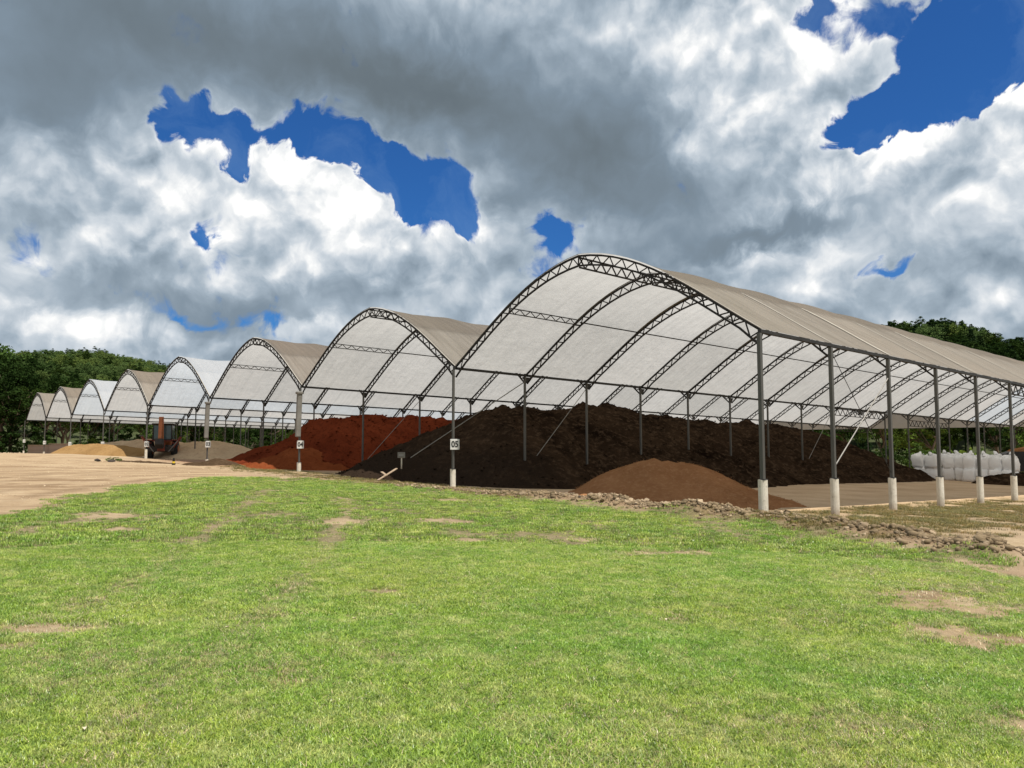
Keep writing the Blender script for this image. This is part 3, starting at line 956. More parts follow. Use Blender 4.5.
# ------------------------------------------------------------------ heaps
def heap(name, label, mat, ridge, ratio, box, res, seed, rough=0.12, pw=1.0, rill=0.0):
    """soil heap as a height field over a ridge line [(x, y, height)]; slopes fall off at the angle of repose"""
    x0, x1, y0, y1 = box
    nx = int((x1 - x0) / res) + 1; ny = int((y1 - y0) / res) + 1
    X, Y = np.meshgrid(np.linspace(x0, x1, nx), np.linspace(y0, y1, ny), indexing='ij')
    wx = X + 1.1 * fbm(X * .35 + seed, Y * .35, 3); wy = Y + 1.1 * fbm(X * .35, Y * .35 + seed, 3)
    pts = []
    for line in (ridge if isinstance(ridge[0], list) else [ridge]):
        line = [tuple(p) + ((ratio,) if len(p) == 3 else ()) for p in line]
        for a, b in zip(line, line[1:]):
            n = max(2, int(math.dist(a[:2], b[:2]) / 0.4))
            for k in range(n):
                pts.append([a[q] + (b[q] - a[q]) * k / n for q in range(4)])
        pts.append(list(line[-1]))
    Hh = np.zeros_like(X)
    for (px_, py_, ph, rt) in pts:
        d = np.hypot(wx - px_, wy - py_)
        Rr = ph * rt
        t = np.clip(1 - d / Rr, 0, 1)
        Hh = np.maximum(Hh, ph * (t ** pw) - 0.10 * ph * np.exp(-(d / (0.16 * Rr)) ** 2))
    soft = np.clip(Hh / 0.5, 0, 1)
    Hh = Hh + soft * (rough * fbm(X * 1.3 + seed, Y * 1.3, 4) * 2 + rough * 0.5 * fbm(X * 5, Y * 5 + seed, 3))
    if rill:
        Hh = Hh + soft * rill * fbm(X * 0.8 + Y * 0.3 + seed, Y * 0.25 - X * 0.1, 3) * 2
    toe = fbm(X * 1.7 + seed, Y * 1.7, 4) * 0.25
    Z = gz(X, Y) + Hh - 0.12 + toe * np.clip(1 - Hh / 0.6, 0, 1)
    keep = Hh > 0.001
    idx = np.arange(nx * ny).reshape(nx, ny)
    kq = keep[:-1, :-1] | keep[1:, :-1] | keep[:-1, 1:] | keep[1:, 1:]
    q = np.stack([idx[:-1, :-1], idx[1:, :-1], idx[1:, 1:], idx[:-1, 1:]], -1)[kq]
    used = np.unique(q)
    rem = np.full(nx * ny, -1); rem[used] = np.arange(len(used))
    V = np.stack([X.ravel(), Y.ravel(), Z.ravel()], 1)[used]
    me = mesh_np(name, V, rem[q], True)
    return tag(link(name, me, mat), label, 'heap')


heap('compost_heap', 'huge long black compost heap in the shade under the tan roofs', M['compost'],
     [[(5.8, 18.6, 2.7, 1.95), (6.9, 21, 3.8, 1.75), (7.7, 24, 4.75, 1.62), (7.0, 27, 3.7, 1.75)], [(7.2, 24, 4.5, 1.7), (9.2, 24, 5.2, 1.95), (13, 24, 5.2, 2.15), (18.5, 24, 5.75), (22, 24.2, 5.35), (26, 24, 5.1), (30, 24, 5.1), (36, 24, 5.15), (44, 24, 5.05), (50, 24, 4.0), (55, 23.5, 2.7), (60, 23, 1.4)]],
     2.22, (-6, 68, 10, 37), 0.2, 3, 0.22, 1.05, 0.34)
heap('soil_mound', 'small brown soil mound at the grass edge in front of the black heap', M['brown'],
     [(3.0, 7.9, 1.75, 1.85), (3.6, 7.3, 2.02, 2.0), (4.4, 6.7, 1.97, 2.2), (5.2, 5.9, 1.5), (5.9, 5.0, 1.05), (6.6, 4.2, .7), (7.2, 3.4, .45)], 2.45, (-5, 14, -1, 14.5), 0.10, 9, 0.07, 1.0, 0.08)
heap('red_soil_heap', 'tall dark red soil heap behind the black compost heap', M['red'],
     [(7.5, 41, 4.6), (12, 41.5, 4.9), (20, 41, 4.9), (30, 41, 4.8), (38, 41, 4.2)], 1.75, (-2, 50, 31, 51), 0.22, 21, 0.30, 0.95, 0.35)
heap('orange_soil_heap', 'lower orange red soil spilled at the front foot of the tall red heap', M['redlight'],
     [(3.0, 38.6, 2.1), (4.6, 39.2, 2.6), (6.0, 40, 2.8)], 2.1, (-4, 14, 31, 47), 0.16, 33, 0.16, 1.0, 0.12)
heap('low_red_heap', 'low dark red bank left of the tall red heap', M['red'],
     [(3.5, 44.5, 2.1), (4.6, 49, 1.5), (6, 54, 0.9), (9, 60, .7)], 2.1, (-4, 16, 38, 66), 0.2, 41, 0.22, 1.0, 0.2)
heap('grey_heap', 'grey brown soil heap right of the backhoe', M['greyheap'],
     [(5.0, 69.5, 2.0), (6.5, 67, 2.2), (8.0, 64.5, 1.8), (8.8, 61, .9)], 2.3, (-2, 18, 54, 78), 0.22, 55, 0.12, 1.0, 0.1)
heap('grey_tan_heap', 'grey tan soil heap left of the backhoe behind the yellow sand', M['greyheap'],
     [(1.6, 84.5, 1.8), (3.5, 82.5, 2.1), (5.5, 80, 2.15), (7, 78, 1.9)], 2.0, (-6, 18, 68, 92), 0.22, 61, 0.12, 0.9, 0.1)
heap('sand_heap', 'yellow ochre sand heap beside the dirt road on the left', M['yellow'],
     [(-2.4, 84.5, 1.3), (-0.9, 80.5, 1.45), (0.5, 76.5, 1.35), (1.4, 73.8, 1.1)], 1.75, (-8, 8, 66, 94), 0.16, 71, 0.06, 0.9, 0.05)
heap('dark_soil_mound', 'low dark brown soil mound at the foot of the post with sign 03', M['darkbrown'], [(-2.2, 45.6, .35), (-1.6, 43, .5), (-1.3, 40.5, .3)], 4.0, (-6, 3, 36, 50), 0.16, 91, 0.08, 1.0)
heap('dark_soil_mound', 'low brown soil mound on the dirt road before the backhoe', M['darkbrown'], [(-4.6, 55, .22), (-3.6, 51.5, .3), (-2.8, 49, .2)], 4.5, (-8, 2, 44, 60), 0.16, 95, 0.06, 1.0)
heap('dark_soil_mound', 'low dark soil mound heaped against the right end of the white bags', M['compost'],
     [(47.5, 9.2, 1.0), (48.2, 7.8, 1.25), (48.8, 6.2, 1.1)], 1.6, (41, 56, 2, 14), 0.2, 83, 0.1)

# ------------------------------------------------------------------ stones and clods along the grass edge
def rock_mesh(seed, sub=2, squash=0.65):
    bm = bmesh.new()
    bmesh.ops.create_icosphere(bm, subdivisions=1, radius=0.5)
    r = random.Random(seed)
    for vv in bm.verts:
        vv.co *= r.uniform(0.55, 1.3)
        vv.co.z *= squash; vv.co.x *= 1.2
    me = bpy.data.meshes.new('stone')
    bm.to_mesh(me); bm.free()
    return me


def berm_at(t):
    n = len(BERM) - 1
    k = min(int(t * n), n - 1); f = t * n - k
    return BERM[k][0] + (BERM[k + 1][0] - BERM[k][0]) * f, BERM[k][1] + (BERM[k + 1][1] - BERM[k][1]) * f


rocks = {}
for mk in ('stone', 'stoned', 'stoney', 'clod'):
    rocks[mk] = []
    for s in range(4):
        me = rock_mesh(s * 7 + len(mk), squash=0.55 + 0.1 * (s % 3)); me.materials.append(M[mk]); rocks[mk].append(me)
rr = random.Random(5)
bank = thing('rubble_bank', 'low bank of stones and soil clods along the far edge of the lawn', 'rubble', (0, 0, 0))
for k in range(120):
    t = rr.uniform(0.18, 1.0) if k % 3 else rr.uniform(0.28, 0.55)
    x, y = berm_at(t)
    x += rr.gauss(0, 0.42); y += rr.gauss(0, 0.35)
    mk = rr.choices(['stone', 'clod', 'stoney', 'stoned'], [5, 4, .7, .5])[0]
    if mk == 'stoney' and t < 0.8:
        mk = 'stone'
    o = link('stone', rr.choice(rocks[mk]), None, bank)
    s = rr.choice([0.08, 0.10, 0.13, 0.16, 0.2, 0.24])
    o.scale = (s * rr.uniform(.8, 1.3), s, s * rr.uniform(1.0, 1.6))
    o.rotation_euler = (rr.uniform(-.4, .4), rr.uniform(-.4, .4), rr.uniform(0, 6.3))
    o.location = (x, y, float(gz(x, y)) + s * 0.12)


def scatter_rocks(name, n, fn, sizes, mat, seed):
    """many small stones joined into one object"""
    r = np.random.default_rng(seed)
    base = []
    for s in range(5):
        bm = bmesh.new(); bmesh.ops.create_icosphere(bm, subdivisions=1, radius=0.5)
        q = random.Random(s + seed)
        vv = np.array([v_.co[:] for v_ in bm.verts]) * np.array([[q.uniform(.65, 1.25)] for _ in bm.verts])
        ff = np.array([[a.index for a in f.verts] for f in bm.faces]); bm.free()
        base.append((vv, ff))
    V, F, off = [], [], 0
    for k in range(n):
        x, y = fn(r)
        vv, ff = base[k % 5]
        s = r.choice(sizes) * r.uniform(.7, 1.3)
        a = r.uniform(0, 6.28); ca, sa = math.cos(a), math.sin(a)
        w = vv * s * np.array([1.2, .9, .95])
        w = np.stack([w[:, 0] * ca - w[:, 1] * sa + x, w[:, 0] * sa + w[:, 1] * ca + y, w[:, 2] + float(gz(x, y)) + s * .1], 1)
        V.append(w); F.append(ff + off); off += len(vv)
    me = mesh_np(name, np.concatenate(V), np.concatenate(F))
    return link(name, me, mat, kind='stuff')


def near_berm(r):
    x, y = berm_at(r.uniform(0.1, 1.0))
    return x + r.normal(0, .36), y + r.normal(0, .32)


scatter_rocks('soil_clods', 5200, near_berm, [.02, .025, .03, .04, .04, .05, .06, .08, .11, .17], M['clod'], 3)
scatter_rocks('pebbles', 1300, near_berm, [.03, .05, .08, .11], M['stone'], 4)
scatter_rocks('pebbles', 1500, lambda r: (r.uniform(-20, 1), r.uniform(14, 60)), [.02, .03, .045, .07], M['pale'], 8)
scatter_rocks('rubble', 420, lambda r: (r.uniform(-11, -2) if False else r.uniform(-3.5, 2.5), r.uniform(131.5, 150)), [.25, .35, .5], M['stone'], 6)

def heap_clods(name, src, n, sizes, mat, seed):
    me = bpy.data.objects[src].data
    co = np.empty(len(me.vertices) * 3, np.float32); me.vertices.foreach_get('co', co); co = co.reshape(-1, 3)
    r = np.random.default_rng(seed)
    pick = co[r.integers(0, len(co), n)]
    bm = bmesh.new(); bmesh.ops.create_icosphere(bm, subdivisions=1, radius=0.5)
    vv = np.array([q.co[:] for q in bm.verts]); ff = np.array([[a.index for a in f.verts] for f in bm.faces]); bm.free()
    V, F = [], []
    for k in range(n):
        s = r.choice(sizes)
        V.append(vv * r.uniform(.6, 1.3, (len(vv), 1)) * s * np.array([1, r.uniform(.6, 1.1), .7]) + pick[k] + np.array([r.uniform(-.1, .1), r.uniform(-.1, .1), .02])); F.append(ff + k * len(vv))
    link(name, mesh_np(name, np.concatenate(V), np.concatenate(F)), mat, kind='stuff')


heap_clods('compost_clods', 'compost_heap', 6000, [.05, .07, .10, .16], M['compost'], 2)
heap_clods('red_clods', 'red_soil_heap', 3500, [.08, .12, .2], M['red'], 3)
heap_clods('brown_clods', 'soil_mound', 2200, [.02, .03, .045], M['brown'], 4)

# ------------------------------------------------------------------ grass blades
def blade_clump(name, seed, n, rad, h, w, mat, lean=0.5):
    r = np.random.default_rng(seed)
    V, F = [], []
    for k in range(n):
        a, d = r.uniform(0, 6.283), rad * math.sqrt(r.uniform())
        bx, by = d * math.cos(a), d * math.sin(a)
        ha = r.uniform(0, 6.283); hh = h * r.uniform(.5, 1.25); ln = hh * r.uniform(.15, 1.0) * lean
        px_, py_ = math.cos(ha), math.sin(ha)
        qx, qy = -py_ * w / 2 * r.uniform(.7, 1.3), px_ * w / 2 * r.uniform(.7, 1.3)
        i = len(V)
        mx, my = bx + px_ * ln * .35, by + py_ * ln * .35
        V += [(bx - qx, by - qy, -.005), (bx + qx, by + qy, -.005), (mx + qx * .8, my + qy * .8, hh * .6), (mx - qx * .8, my - qy * .8, hh * .6), (bx + px_ * ln, by + py_ * ln, hh)]
        F += [(i, i + 1, i + 2, i + 3), (i + 3, i + 2, i + 4, i + 4)]
    me = bpy.data.meshes.new(name)
    me.from_pydata(V, [], [f if f[2] != f[3] else f[:3] for f in F])
    me.update()
    me.materials.append(mat)
    return bpy.data.objects.new(name, me)       # not linked: only a source for the instances


def scatter(name, pts, rot, scl, idx, sources, kind='stuff', tilt=None):
    me = bpy.data.meshes.new(name)
    n = len(pts)
    me.vertices.add(n); me.vertices.foreach_set('co', np.asarray(pts, np.float32).ravel())
    r3 = np.zeros((n, 3), np.float32); r3[:, 2] = rot
    if tilt is not None:
        r3[:, 0] = tilt
    a = me.attributes.new('rot', 'FLOAT_VECTOR', 'POINT'); a.data.foreach_set('vector', r3.ravel())
    a = me.attributes.new('scl', 'FLOAT', 'POINT'); a.data.foreach_set('value', np.asarray(scl, np.float32))
    a = me.attributes.new('idx', 'INT', 'POINT'); a.data.foreach_set('value', np.asarray(idx, np.int32))
    o = link(name, me, None, None, kind)
    ng = bpy.data.node_groups.new(name, 'GeometryNodeTree')
    ng.interface.new_socket('Geometry', in_out='INPUT', socket_type='NodeSocketGeometry')
    ng.interface.new_socket('Geometry', in_out='OUTPUT', socket_type='NodeSocketGeometry')
    N, L = ng.nodes, ng.links
    gi = N.new('NodeGroupInput'); go = N.new('NodeGroupOutput')
    m2p = N.new('GeometryNodeMeshToPoints'); L.new(gi.outputs[0], m2p.inputs[0])
    jn = N.new('GeometryNodeJoinGeometry')
    for s in reversed(sources):
        oi = N.new('GeometryNodeObjectInfo'); oi.inputs['Object'].default_value = s; oi.inputs['As Instance'].default_value = True
        L.new(oi.outputs['Geometry'], jn.inputs[0])
    iop = N.new('GeometryNodeInstanceOnPoints')
    L.new(m2p.outputs[0], iop.inputs['Points']); L.new(jn.outputs[0], iop.inputs['Instance'])
    iop.inputs['Pick Instance'].default_value = True

    def named(nm, typ):
        q = N.new('GeometryNodeInputNamedAttribute'); q.data_type = typ; q.inputs[0].default_value = nm
        return q.outputs[0]
    L.new(named('idx', 'INT'), iop.inputs['Instance Index'])
    L.new(named('rot', 'FLOAT_VECTOR'), iop.inputs['Rotation'])
    L.new(named('scl', 'FLOAT'), iop.inputs['Scale'])
    L.new(iop.outputs[0], go.inputs[0])
    md = o.modifiers.new('scatter', 'NODES'); md.node_group = ng
    return o


def sector_points(n, r0, r1, half=0.70):
    r = np.sqrt(rng.uniform(r0 * r0, r1 * r1, n)); a = YAW + rng.uniform(-half, half, n)
    return CAM.x + r * np.cos(a), CAM.y + r * np.sin(a)


def build_grass():
    src = [blade_clump('grass_tuft', s, 24, .10, .032, .0062, M['grass'], 1.7) for s in range(4)]
    src += [blade_clump('straw_tuft', 20 + s, 14, .10, .032, .006, M['straw'], 2.4) for s in range(2)]
    srcf = [blade_clump('grass_tuft_wide', 40 + s, 26, .17, .055, .014, M['grass'], 1.3) for s in range(3)]
    srcf += [blade_clump('straw_tuft_wide', 50 + s, 18, .17, .05, .009, M['straw'], 1.6) for s in range(2)]
    allp = []
    for (n, r0, r1, s, far) in ((80000, 3.2, 9.5, 1.0, 0), (80000, 9.5, 17, 1.15, 0), (70000, 17, 50, .85, 1)):
        x, y = sector_points(n, r0, r1)
        m, worn = lawn_mask(x, y)
        keep = rng.uniform(0, 1, n) < m * (1 - 0.45 * worn)
        x, y, worn = x[keep], y[keep], worn[keep]
        k = len(x)
        dryp = rng.uniform(0, 1, k) < 0.10 + 0.55 * worn
        g = 6 if far else 0
        idx = np.where(dryp, g + (3 if far else 4) + rng.integers(0, 2, k), g + rng.integers(0, 3 if far else 4, k))
        tall = 0.75 + 0.9 * np.clip(fbm(x * 0.7, y * 0.7, 3) + 0.3, 0, 1) + 2.2 * np.clip(fbm(x * 2.1 + 70, y * 2.1, 4) - 0.22, 0, .5)
        scl = s * rng.uniform(.7, 1.25, k) * tall * (1 - 0.35 * worn)
        allp.append((np.stack([x, y, gz(x, y) + 0.002], 1), scl, idx))
    # sparse dry grass past the lawn edge, by the posts and along the front of the sheds
    srcd = [blade_clump('brown_tuft', 60 + s, 22, .17, .07, .011, M['drygrass'], 1.2) for s in range(2)]
    for (n, bx) in ((22000, (-3.8, 22, -6.5, 1.6)), (9000, (-4.5, 0.6, 8, 40))):
        x = rng.uniform(bx[0], bx[1], n); y = rng.uniform(bx[2], bx[3], n)
        m, _ = lawn_mask(x, y)
        p = np.clip(0.35 + 2.4 * fbm(x * 1.1, y * 1.1, 4), 0, 1) * (1 - m)
        if bx[1] > 1:
            p = np.clip(p * 1.5, 0, 1) * np.clip(1.25 - np.abs(y + 2.2) / 3.6, 0, 1) * np.clip((y + 8.5 + 0.2 * x), 0, 1)
        else:
            p = np.clip(p * 1.4, 0, 1) * np.exp(-((x + 1.2) / 1.5) ** 2)
        keep = rng.uniform(0, 1, n) < p
        x, y = x[keep], y[keep]; k = len(x)
        allp.append((np.stack([x, y, gz(x, y)], 1), rng.uniform(.5, 1.2, k), 11 + rng.integers(0, 2, k)))
    P = np.concatenate([a[0] for a in allp]); S = np.concatenate([a[1] for a in allp]); I = np.concatenate([a[2] for a in allp])
    scatter('grass', P, rng.uniform(0, 6.283, len(P)), S, I, src + srcf + srcd)


build_grass()

def fallen_leaves(n):
    x, y = sector_points(n, 4, 22)
    V, F = [], []
    r = np.random.default_rng(9)
    for k in range(n):
        if not inside(np.array([x[k]]), np.array([y[k]]), LAWN)[0]:
            continue
        a = r.uniform(0, 6.28); l = r.uniform(.02, .04); w = l * .4
        ca, sa = math.cos(a), math.sin(a); z = float(gz(x[k], y[k])) + .035
        i = len(V)
        for (p, q, h) in ((-l, 0, .0), (0, -w, .012), (l, 0, .004), (0, w, .012), (0, 0, .0)):
            V.append((x[k] + p * ca - q * sa, y[k] + p * sa + q * ca, z + h))
        F += [(i, i + 1, i + 4), (i + 1, i + 2, i + 4), (i + 2, i + 3, i + 4), (i + 3, i, i + 4)]
    link('fallen_leaves', mesh_np('fallen_leaves', V, F), M['deadleaf'], kind='stuff')


M['deadleaf'] = simple_mat('dead_leaf', (.30, .21, .12), (.62, .55, .42), 0.7, 0.8, obj=False)
fallen_leaves(60)

# ------------------------------------------------------------------ trees
def crown_mesh(name, seed, h, rx, base, nclump, nleaf, leaf, mat, shape='round'):
    r = np.random.default_rng(seed)
    # clump centres spread through the crown volume, more near the surface
    C_, S_ = [], []
    lobes = [(r.normal(0, rx * .42), r.normal(0, rx * .42), r.uniform(.25, .85)) for _ in range(6)]
    for k in range(nclump):
        lx, ly, lz = lobes[k % 6]
        d = r.normal(size=3); d /= np.linalg.norm(d); d *= r.uniform(.55, 1.0)
        if shape == 'round':
            cx_, cy_ = lx + d[0] * rx * .55, ly + d[1] * rx * .55
            cz_ = base + (h - base) * np.clip(lz * .75 + .12 + d[2] * .26, 0.02, .97)
        elif shape == 'pine':
            tz = r.uniform(.05, 1.0); rr_ = rx * (1.05 - tz) ** .7 * (.75 + .25 * math.sin(tz * 40))
            a = r.uniform(0, 6.28); cx_, cy_ = rr_ * math.cos(a) * r.uniform(.4, 1), rr_ * math.sin(a) * r.uniform(.4, 1); cz_ = base + (h - base) * tz
        else:
            a = r.uniform(0, 6.28); q = math.sqrt(r.uniform()); cx_, cy_ = rx * q * math.cos(a), rx * q * math.sin(a); cz_ = base + (h - base) * r.uniform(0, 1) * (1 - .6 * q * q)
        C_.append((cx_, cy_, cz_)); S_.append(rx * r.uniform(.11, .21))
    C_ = np.array(C_); S_ = np.array(S_)
    n = nclump * nleaf
    cc = np.repeat(C_, nleaf, 0); ss = np.repeat(S_, nleaf)
    dv = r.normal(size=(n, 3)); dv /= np.linalg.norm(dv, axis=1)[:, None]
    rad = r.uniform(.45, 1.05, n)[:, None] * ss[:, None]
    p = cc + dv * rad * np.array([1, 1, .62])
    nrm = dv * .7 + r.normal(size=(n, 3)) * .55 + np.array([0, 0, .35]); nrm /= np.linalg.norm(nrm, axis=1)[:, None]
    tx = np.cross(nrm, r.normal(size=(n, 3))); tx /= np.linalg.norm(tx, axis=1)[:, None]
    ty = np.cross(nrm, tx)
    s = leaf * r.uniform(.6, 1.4, n)[:, None]
    V = np.stack([p - tx * s * .5, p + ty * s * .32, p + tx * s * .5, p - ty * s * .32], 1).reshape(-1, 3)
    me = mesh_np(name, V, np.arange(n * 4).reshape(n, 4))
    me.materials.append(mat)
    return me, C_


def trunk_mesh(name, seed, h, r0, C_):
    r = random.Random(seed)
    m = MB()
    top = h * .62
    pts = [(r.uniform(-.15, .15) * k, r.uniform(-.15, .15) * k, top * k / 5 - (0.3 if k == 0 else 0)) for k in range(6)]
    m.tube(pts, r0, 7, True, r0 * .3)
    for c in C_[:: max(1, len(C_) // 12)]:
        k = r.randint(2, 4)
        a = Vector(pts[k]); b = Vector(c)
        mid = a.lerp(b, .5) + Vector((0, 0, .06 * h * r.uniform(-.3, 1)))
        m.tube([a, mid, b], r0 * .38, 5, False, r0 * .08)
    me = m.mesh(name, True)
    me.materials.append(M['bark'])
    return me


TREES = {}
def make_proto(key, h, rx, base, nc, nl, leaf, mat, shape='round', seed=1, r0=.25):
    cm, C_ = crown_mesh('crown', seed, h, rx, base, nc, nl, leaf, M[mat], shape)
    TREES[key] = (trunk_mesh('trunk', seed, h, r0, C_), cm)


make_proto('big_dark', 15, 6.2, 3.0, 150, 42, .42, 'leafd', seed=3, r0=.32)
make_proto('big_mid', 14, 5.6, 2.6, 140, 42, .42, 'leafm', seed=4, r0=.30)
make_proto('round_light', 11, 4.6, 1.8, 120, 40, .38, 'leafl', seed=5, r0=.22)
make_proto('tall_dark', 17, 5.0, 4.0, 140, 40, .42, 'leafd', seed=6, r0=.30)
make_proto('pine', 16, 3.6, 3.5, 130, 40, .40, 'leafp', 'pine', seed=7, r0=.25)
make_proto('bush', 3.6, 2.4, .2, 60, 40, .24, 'leafm', 'mound', seed=8, r0=.08)
make_proto('bush_light', 3.2, 2.2, .2, 60, 40, .24, 'leafl', 'mound', seed=9, r0=.08)
make_proto('bush_dark', 4.6, 3.0, .2, 70, 40, .30, 'leafd', 'mound', seed=10, r0=.08)
NAMES = {'big_dark': ('broadleaf_tree', 'tree'), 'big_mid': ('broadleaf_tree', 'tree'), 'round_light': ('broadleaf_tree', 'tree'), 'tall_dark': ('broadleaf_tree', 'tree'), 'pine': ('pine_tree', 'tree'),
         'bush': ('bush', 'bush'), 'bush_light': ('bush', 'bush'), 'bush_dark': ('bush', 'bush')}


def plant(key, x, y, s, label, group, z=None, rz=None, sz=None):
    tr, cr = TREES[key]
    n, cat = NAMES[key]
    o = thing(n, label, cat, (x, y, (float(gz(x, y)) if z is None else z) - 0.1), random.uniform(0, 6.28) if rz is None else rz, group)
    o.scale = (s, s, s * (sz or random.uniform(.9, 1.1)))
    link('trunk' if cat == 'tree' else 'stem', tr, None, o)
    link('crown' if cat == 'tree' else 'foliage', cr, None, o)
    return o


# row of trees past the far gables
rt_ = random.Random(12)
KIND = {'big_dark': 'broad dark green tree', 'big_mid': 'broad mid green tree', 'tall_dark': 'tall narrow dark tree', 'round_light': 'small pale green tree', 'bush': 'mid green bush', 'bush_light': 'pale green bush', 'bush_dark': 'tall dark green bush'}
G1, L1 = 'trees in the line behind the sheds', 'leafy tree in the shaded tree line behind the sheds'
for k in range(34):
    y = 8 + k * 4.3 + rt_.uniform(-1.5, 1.5)
    x = 98 + rt_.uniform(-3, 8) + (6 if y < 40 else 0)
    key = rt_.choice(['big_dark', 'big_mid', 'tall_dark', 'round_light', 'big_mid'])
    plant(key, x, y, rt_.uniform(.6, .85), KIND[key] + ' in the line behind the far ends of the sheds', KIND[key] + 's behind the sheds')
G2, L2 = 'bushes below the tree line behind the sheds', 'leafy bush at the foot of the tree line behind the sheds'
for k in range(46):
    y = 6 + k * 3.1 + rt_.uniform(-1, 1)
    x = 90 + rt_.uniform(-3, 3) + (4 if y < 40 else 0)
    key = rt_.choice(['bush', 'bush_light', 'bush_dark', 'bush_light' if y < 50 else 'bush_dark'])
    plant(key, x, y, rt_.uniform(.7, 1.2), KIND[key] + ' at the foot of the trees behind the sheds', KIND[key] + 'es at the foot of the trees')
# dark wood at the left beyond the last shed
G3, L3 = 'dark trees beyond the left end of the sheds', 'tall dark tree in the wood beyond the left end of the sheds'
for k in range(34):
    t = k / 33
    x = -34 + t * 128 + rt_.uniform(-3, 3)
    y = 150 + rt_.uniform(-3, 6) - 6 * math.sin(t * 3)
    key = rt_.choice(['big_dark', 'tall_dark', 'big_dark', 'big_mid'])
    plant(key, x, y, rt_.uniform(.8, 1.1) * (1.05 if x < 6 else (.8 if x < 15 else .58)), KIND[key] + ' in the wood beyond the left end of the sheds', KIND[key] + 's of the left wood')
for k in range(14):
    t = k / 13
    x = -34 + t * 48 + rt_.uniform(-3, 3)
    key = rt_.choice(['big_mid', 'big_dark', 'big_dark', 'big_mid'])
    plant(key, x, 164 + rt_.uniform(-3, 7), rt_.uniform(1.2, 1.5) * (1 if x < 4 else .8), KIND[key] + ' in the second rank of the wood on the left', KIND[key] + 's in the second rank of the left wood')
for k in range(30):
    t = k / 29
    plant(rt_.choice(['bush_dark', 'bush_dark', 'bush']), -30 + t * 115 + rt_.uniform(-2, 2), 143 + rt_.uniform(-2, 3), rt_.uniform(.9, 1.5), 'dark bush under the trees beyond the left end of the sheds', 'bushes under the left wood')
plant('bush_light', 8, 121, 1.0, 'lone light green bush behind the board wall under the leftmost shed', None)
plant('bush_light', -5.2, 56.2, .34, 'low green weed clump on the dirt road edge before the yellow sand', None, sz=.4)
plant('bush_light', 76, 41, 1.0, 'bright green bush seen past the low red bank under the roofs', None)


# ------------------------------------------------------------------ hills with forest
def hill(name, az0, az1, d0, d1, dm, crest, mat, kind='structure'):
    """crest: [(azimuth deg, height m)] of the ridge at distance dm"""
    na, nd = 90, 30
    A, Dd = np.meshgrid(np.linspace(az0, az1, na), np.linspace(d0, d1, nd), indexing='ij')
    hc = np.interp(A, [c[0] for c in crest], [c[1] for c in crest])
    t = np.where(Dd < dm, (Dd - d0) / (dm - d0), 1 - (Dd - dm) / (d1 - dm) * .8)
    s = t * t * (3 - 2 * t)
    e = np.clip(np.minimum(A - az0, az1 - A) / 4, 0, 1); e = e * e * (3 - 2 * e)
    x = CAM.x + Dd * np.cos(np.radians(A)); y = CAM.y + Dd * np.sin(np.radians(A))
    z0 = gz(x, y) - 1.5
    z = z0 + (hc * s + 5 * fbm(x * .02, y * .02, 3) * s) * e
    idx = np.arange(na * nd).reshape(na, nd)
    q = np.stack([idx[:-1, :-1], idx[:-1, 1:], idx[1:, 1:], idx[1:, :-1]], -1).reshape(-1, 4)
    link(name, mesh_np(name, np.stack([x.ravel(), y.ravel(), z.ravel()], 1), q, True), mat, kind=kind)

    def at(a, d):
        i = np.clip((a - az0) / (az1 - az0) * (na - 1), 0, na - 1.001); k = np.clip((d - d0) / (d1 - d0) * (nd - 1), 0, nd - 1.001)
        i0 = i.astype(int); k0 = k.astype(int); fi = i - i0; fk = k - k0
        zz = (z[i0, k0] * (1 - fk) + z[i0, k0 + 1] * fk) * (1 - fi) + (z[i0 + 1, k0] * (1 - fk) + z[i0 + 1, k0 + 1] * fk) * fi
        return np.stack([CAM.x + d * np.cos(np.radians(a)), CAM.y + d * np.sin(np.radians(a)), zz], -1)
    return at


def source(key):
    tr, cr = TREES[key]
    # crown and trunk joined for the forest instances
    bm = bmesh.new(); bm.from_mesh(cr); bm.from_mesh(tr)
    me = bpy.data.meshes.new('forest_tree'); bm.to_mesh(me); bm.free()
    me.materials.append(cr.materials[0])
    return bpy.data.objects.new('forest_tree', me)


SRC = [source(k) for k in ('big_dark', 'big_mid', 'round_light', 'tall_dark', 'pine')]
M['leaff'] = mat_leaf('leaf_far', (.052, .090, .028), (.105, .150, .048))  # distance haze put into the leaf colour: lighter green for the hill forest
for q in (0, 1, 2):
    SRC[q].data.materials[0] = M['leaff']
left_at = hill('hill', 55, 118, 190, 560, 420, [(55, 16), (62, 24), (68, 27), (72, 31), (75, 36), (78, 38.5), (81, 36), (85, 31), (92, 32), (105, 24), (118, 14)], M['hill'])
n = 3600
a_ = rng.uniform(57, 116, n); d_ = 215 + 225 * np.sqrt(rng.uniform(0, 1, n))
pts = left_at(a_, d_)
scatter('forest', pts - np.array([0, 0, .5]), rng.uniform(0, 6.28, n), rng.uniform(.4, .72, n), rng.choice([0, 0, 1, 1, 2, 3], n), SRC)
right_at = hill('hill', 4, 34, 135, 330, 235, [(4, 18), (10, 20), (14, 21), (17, 22.5), (20, 27.5), (23, 28), (26, 26), (30, 16), (34, 6)], M['hill'])
n = 900
a_ = rng.uniform(6, 33, n); d_ = 140 + 100 * np.sqrt(rng.uniform(0, 1, n))
pts = right_at(a_, d_)
scatter('forest', pts - np.array([0, 0, .5]), rng.uniform(0, 6.28, n), rng.uniform(.45, .72, n), rng.choice([3, 4, 3, 1, 4], n), SRC)
hill('hill', 1, 24, 300, 700, 480, [(1, 64), (8, 64), (12, 63), (15, 60), (16.6, 55), (17.8, 44), (20, 30), (24, 20)], M['hillbare'])
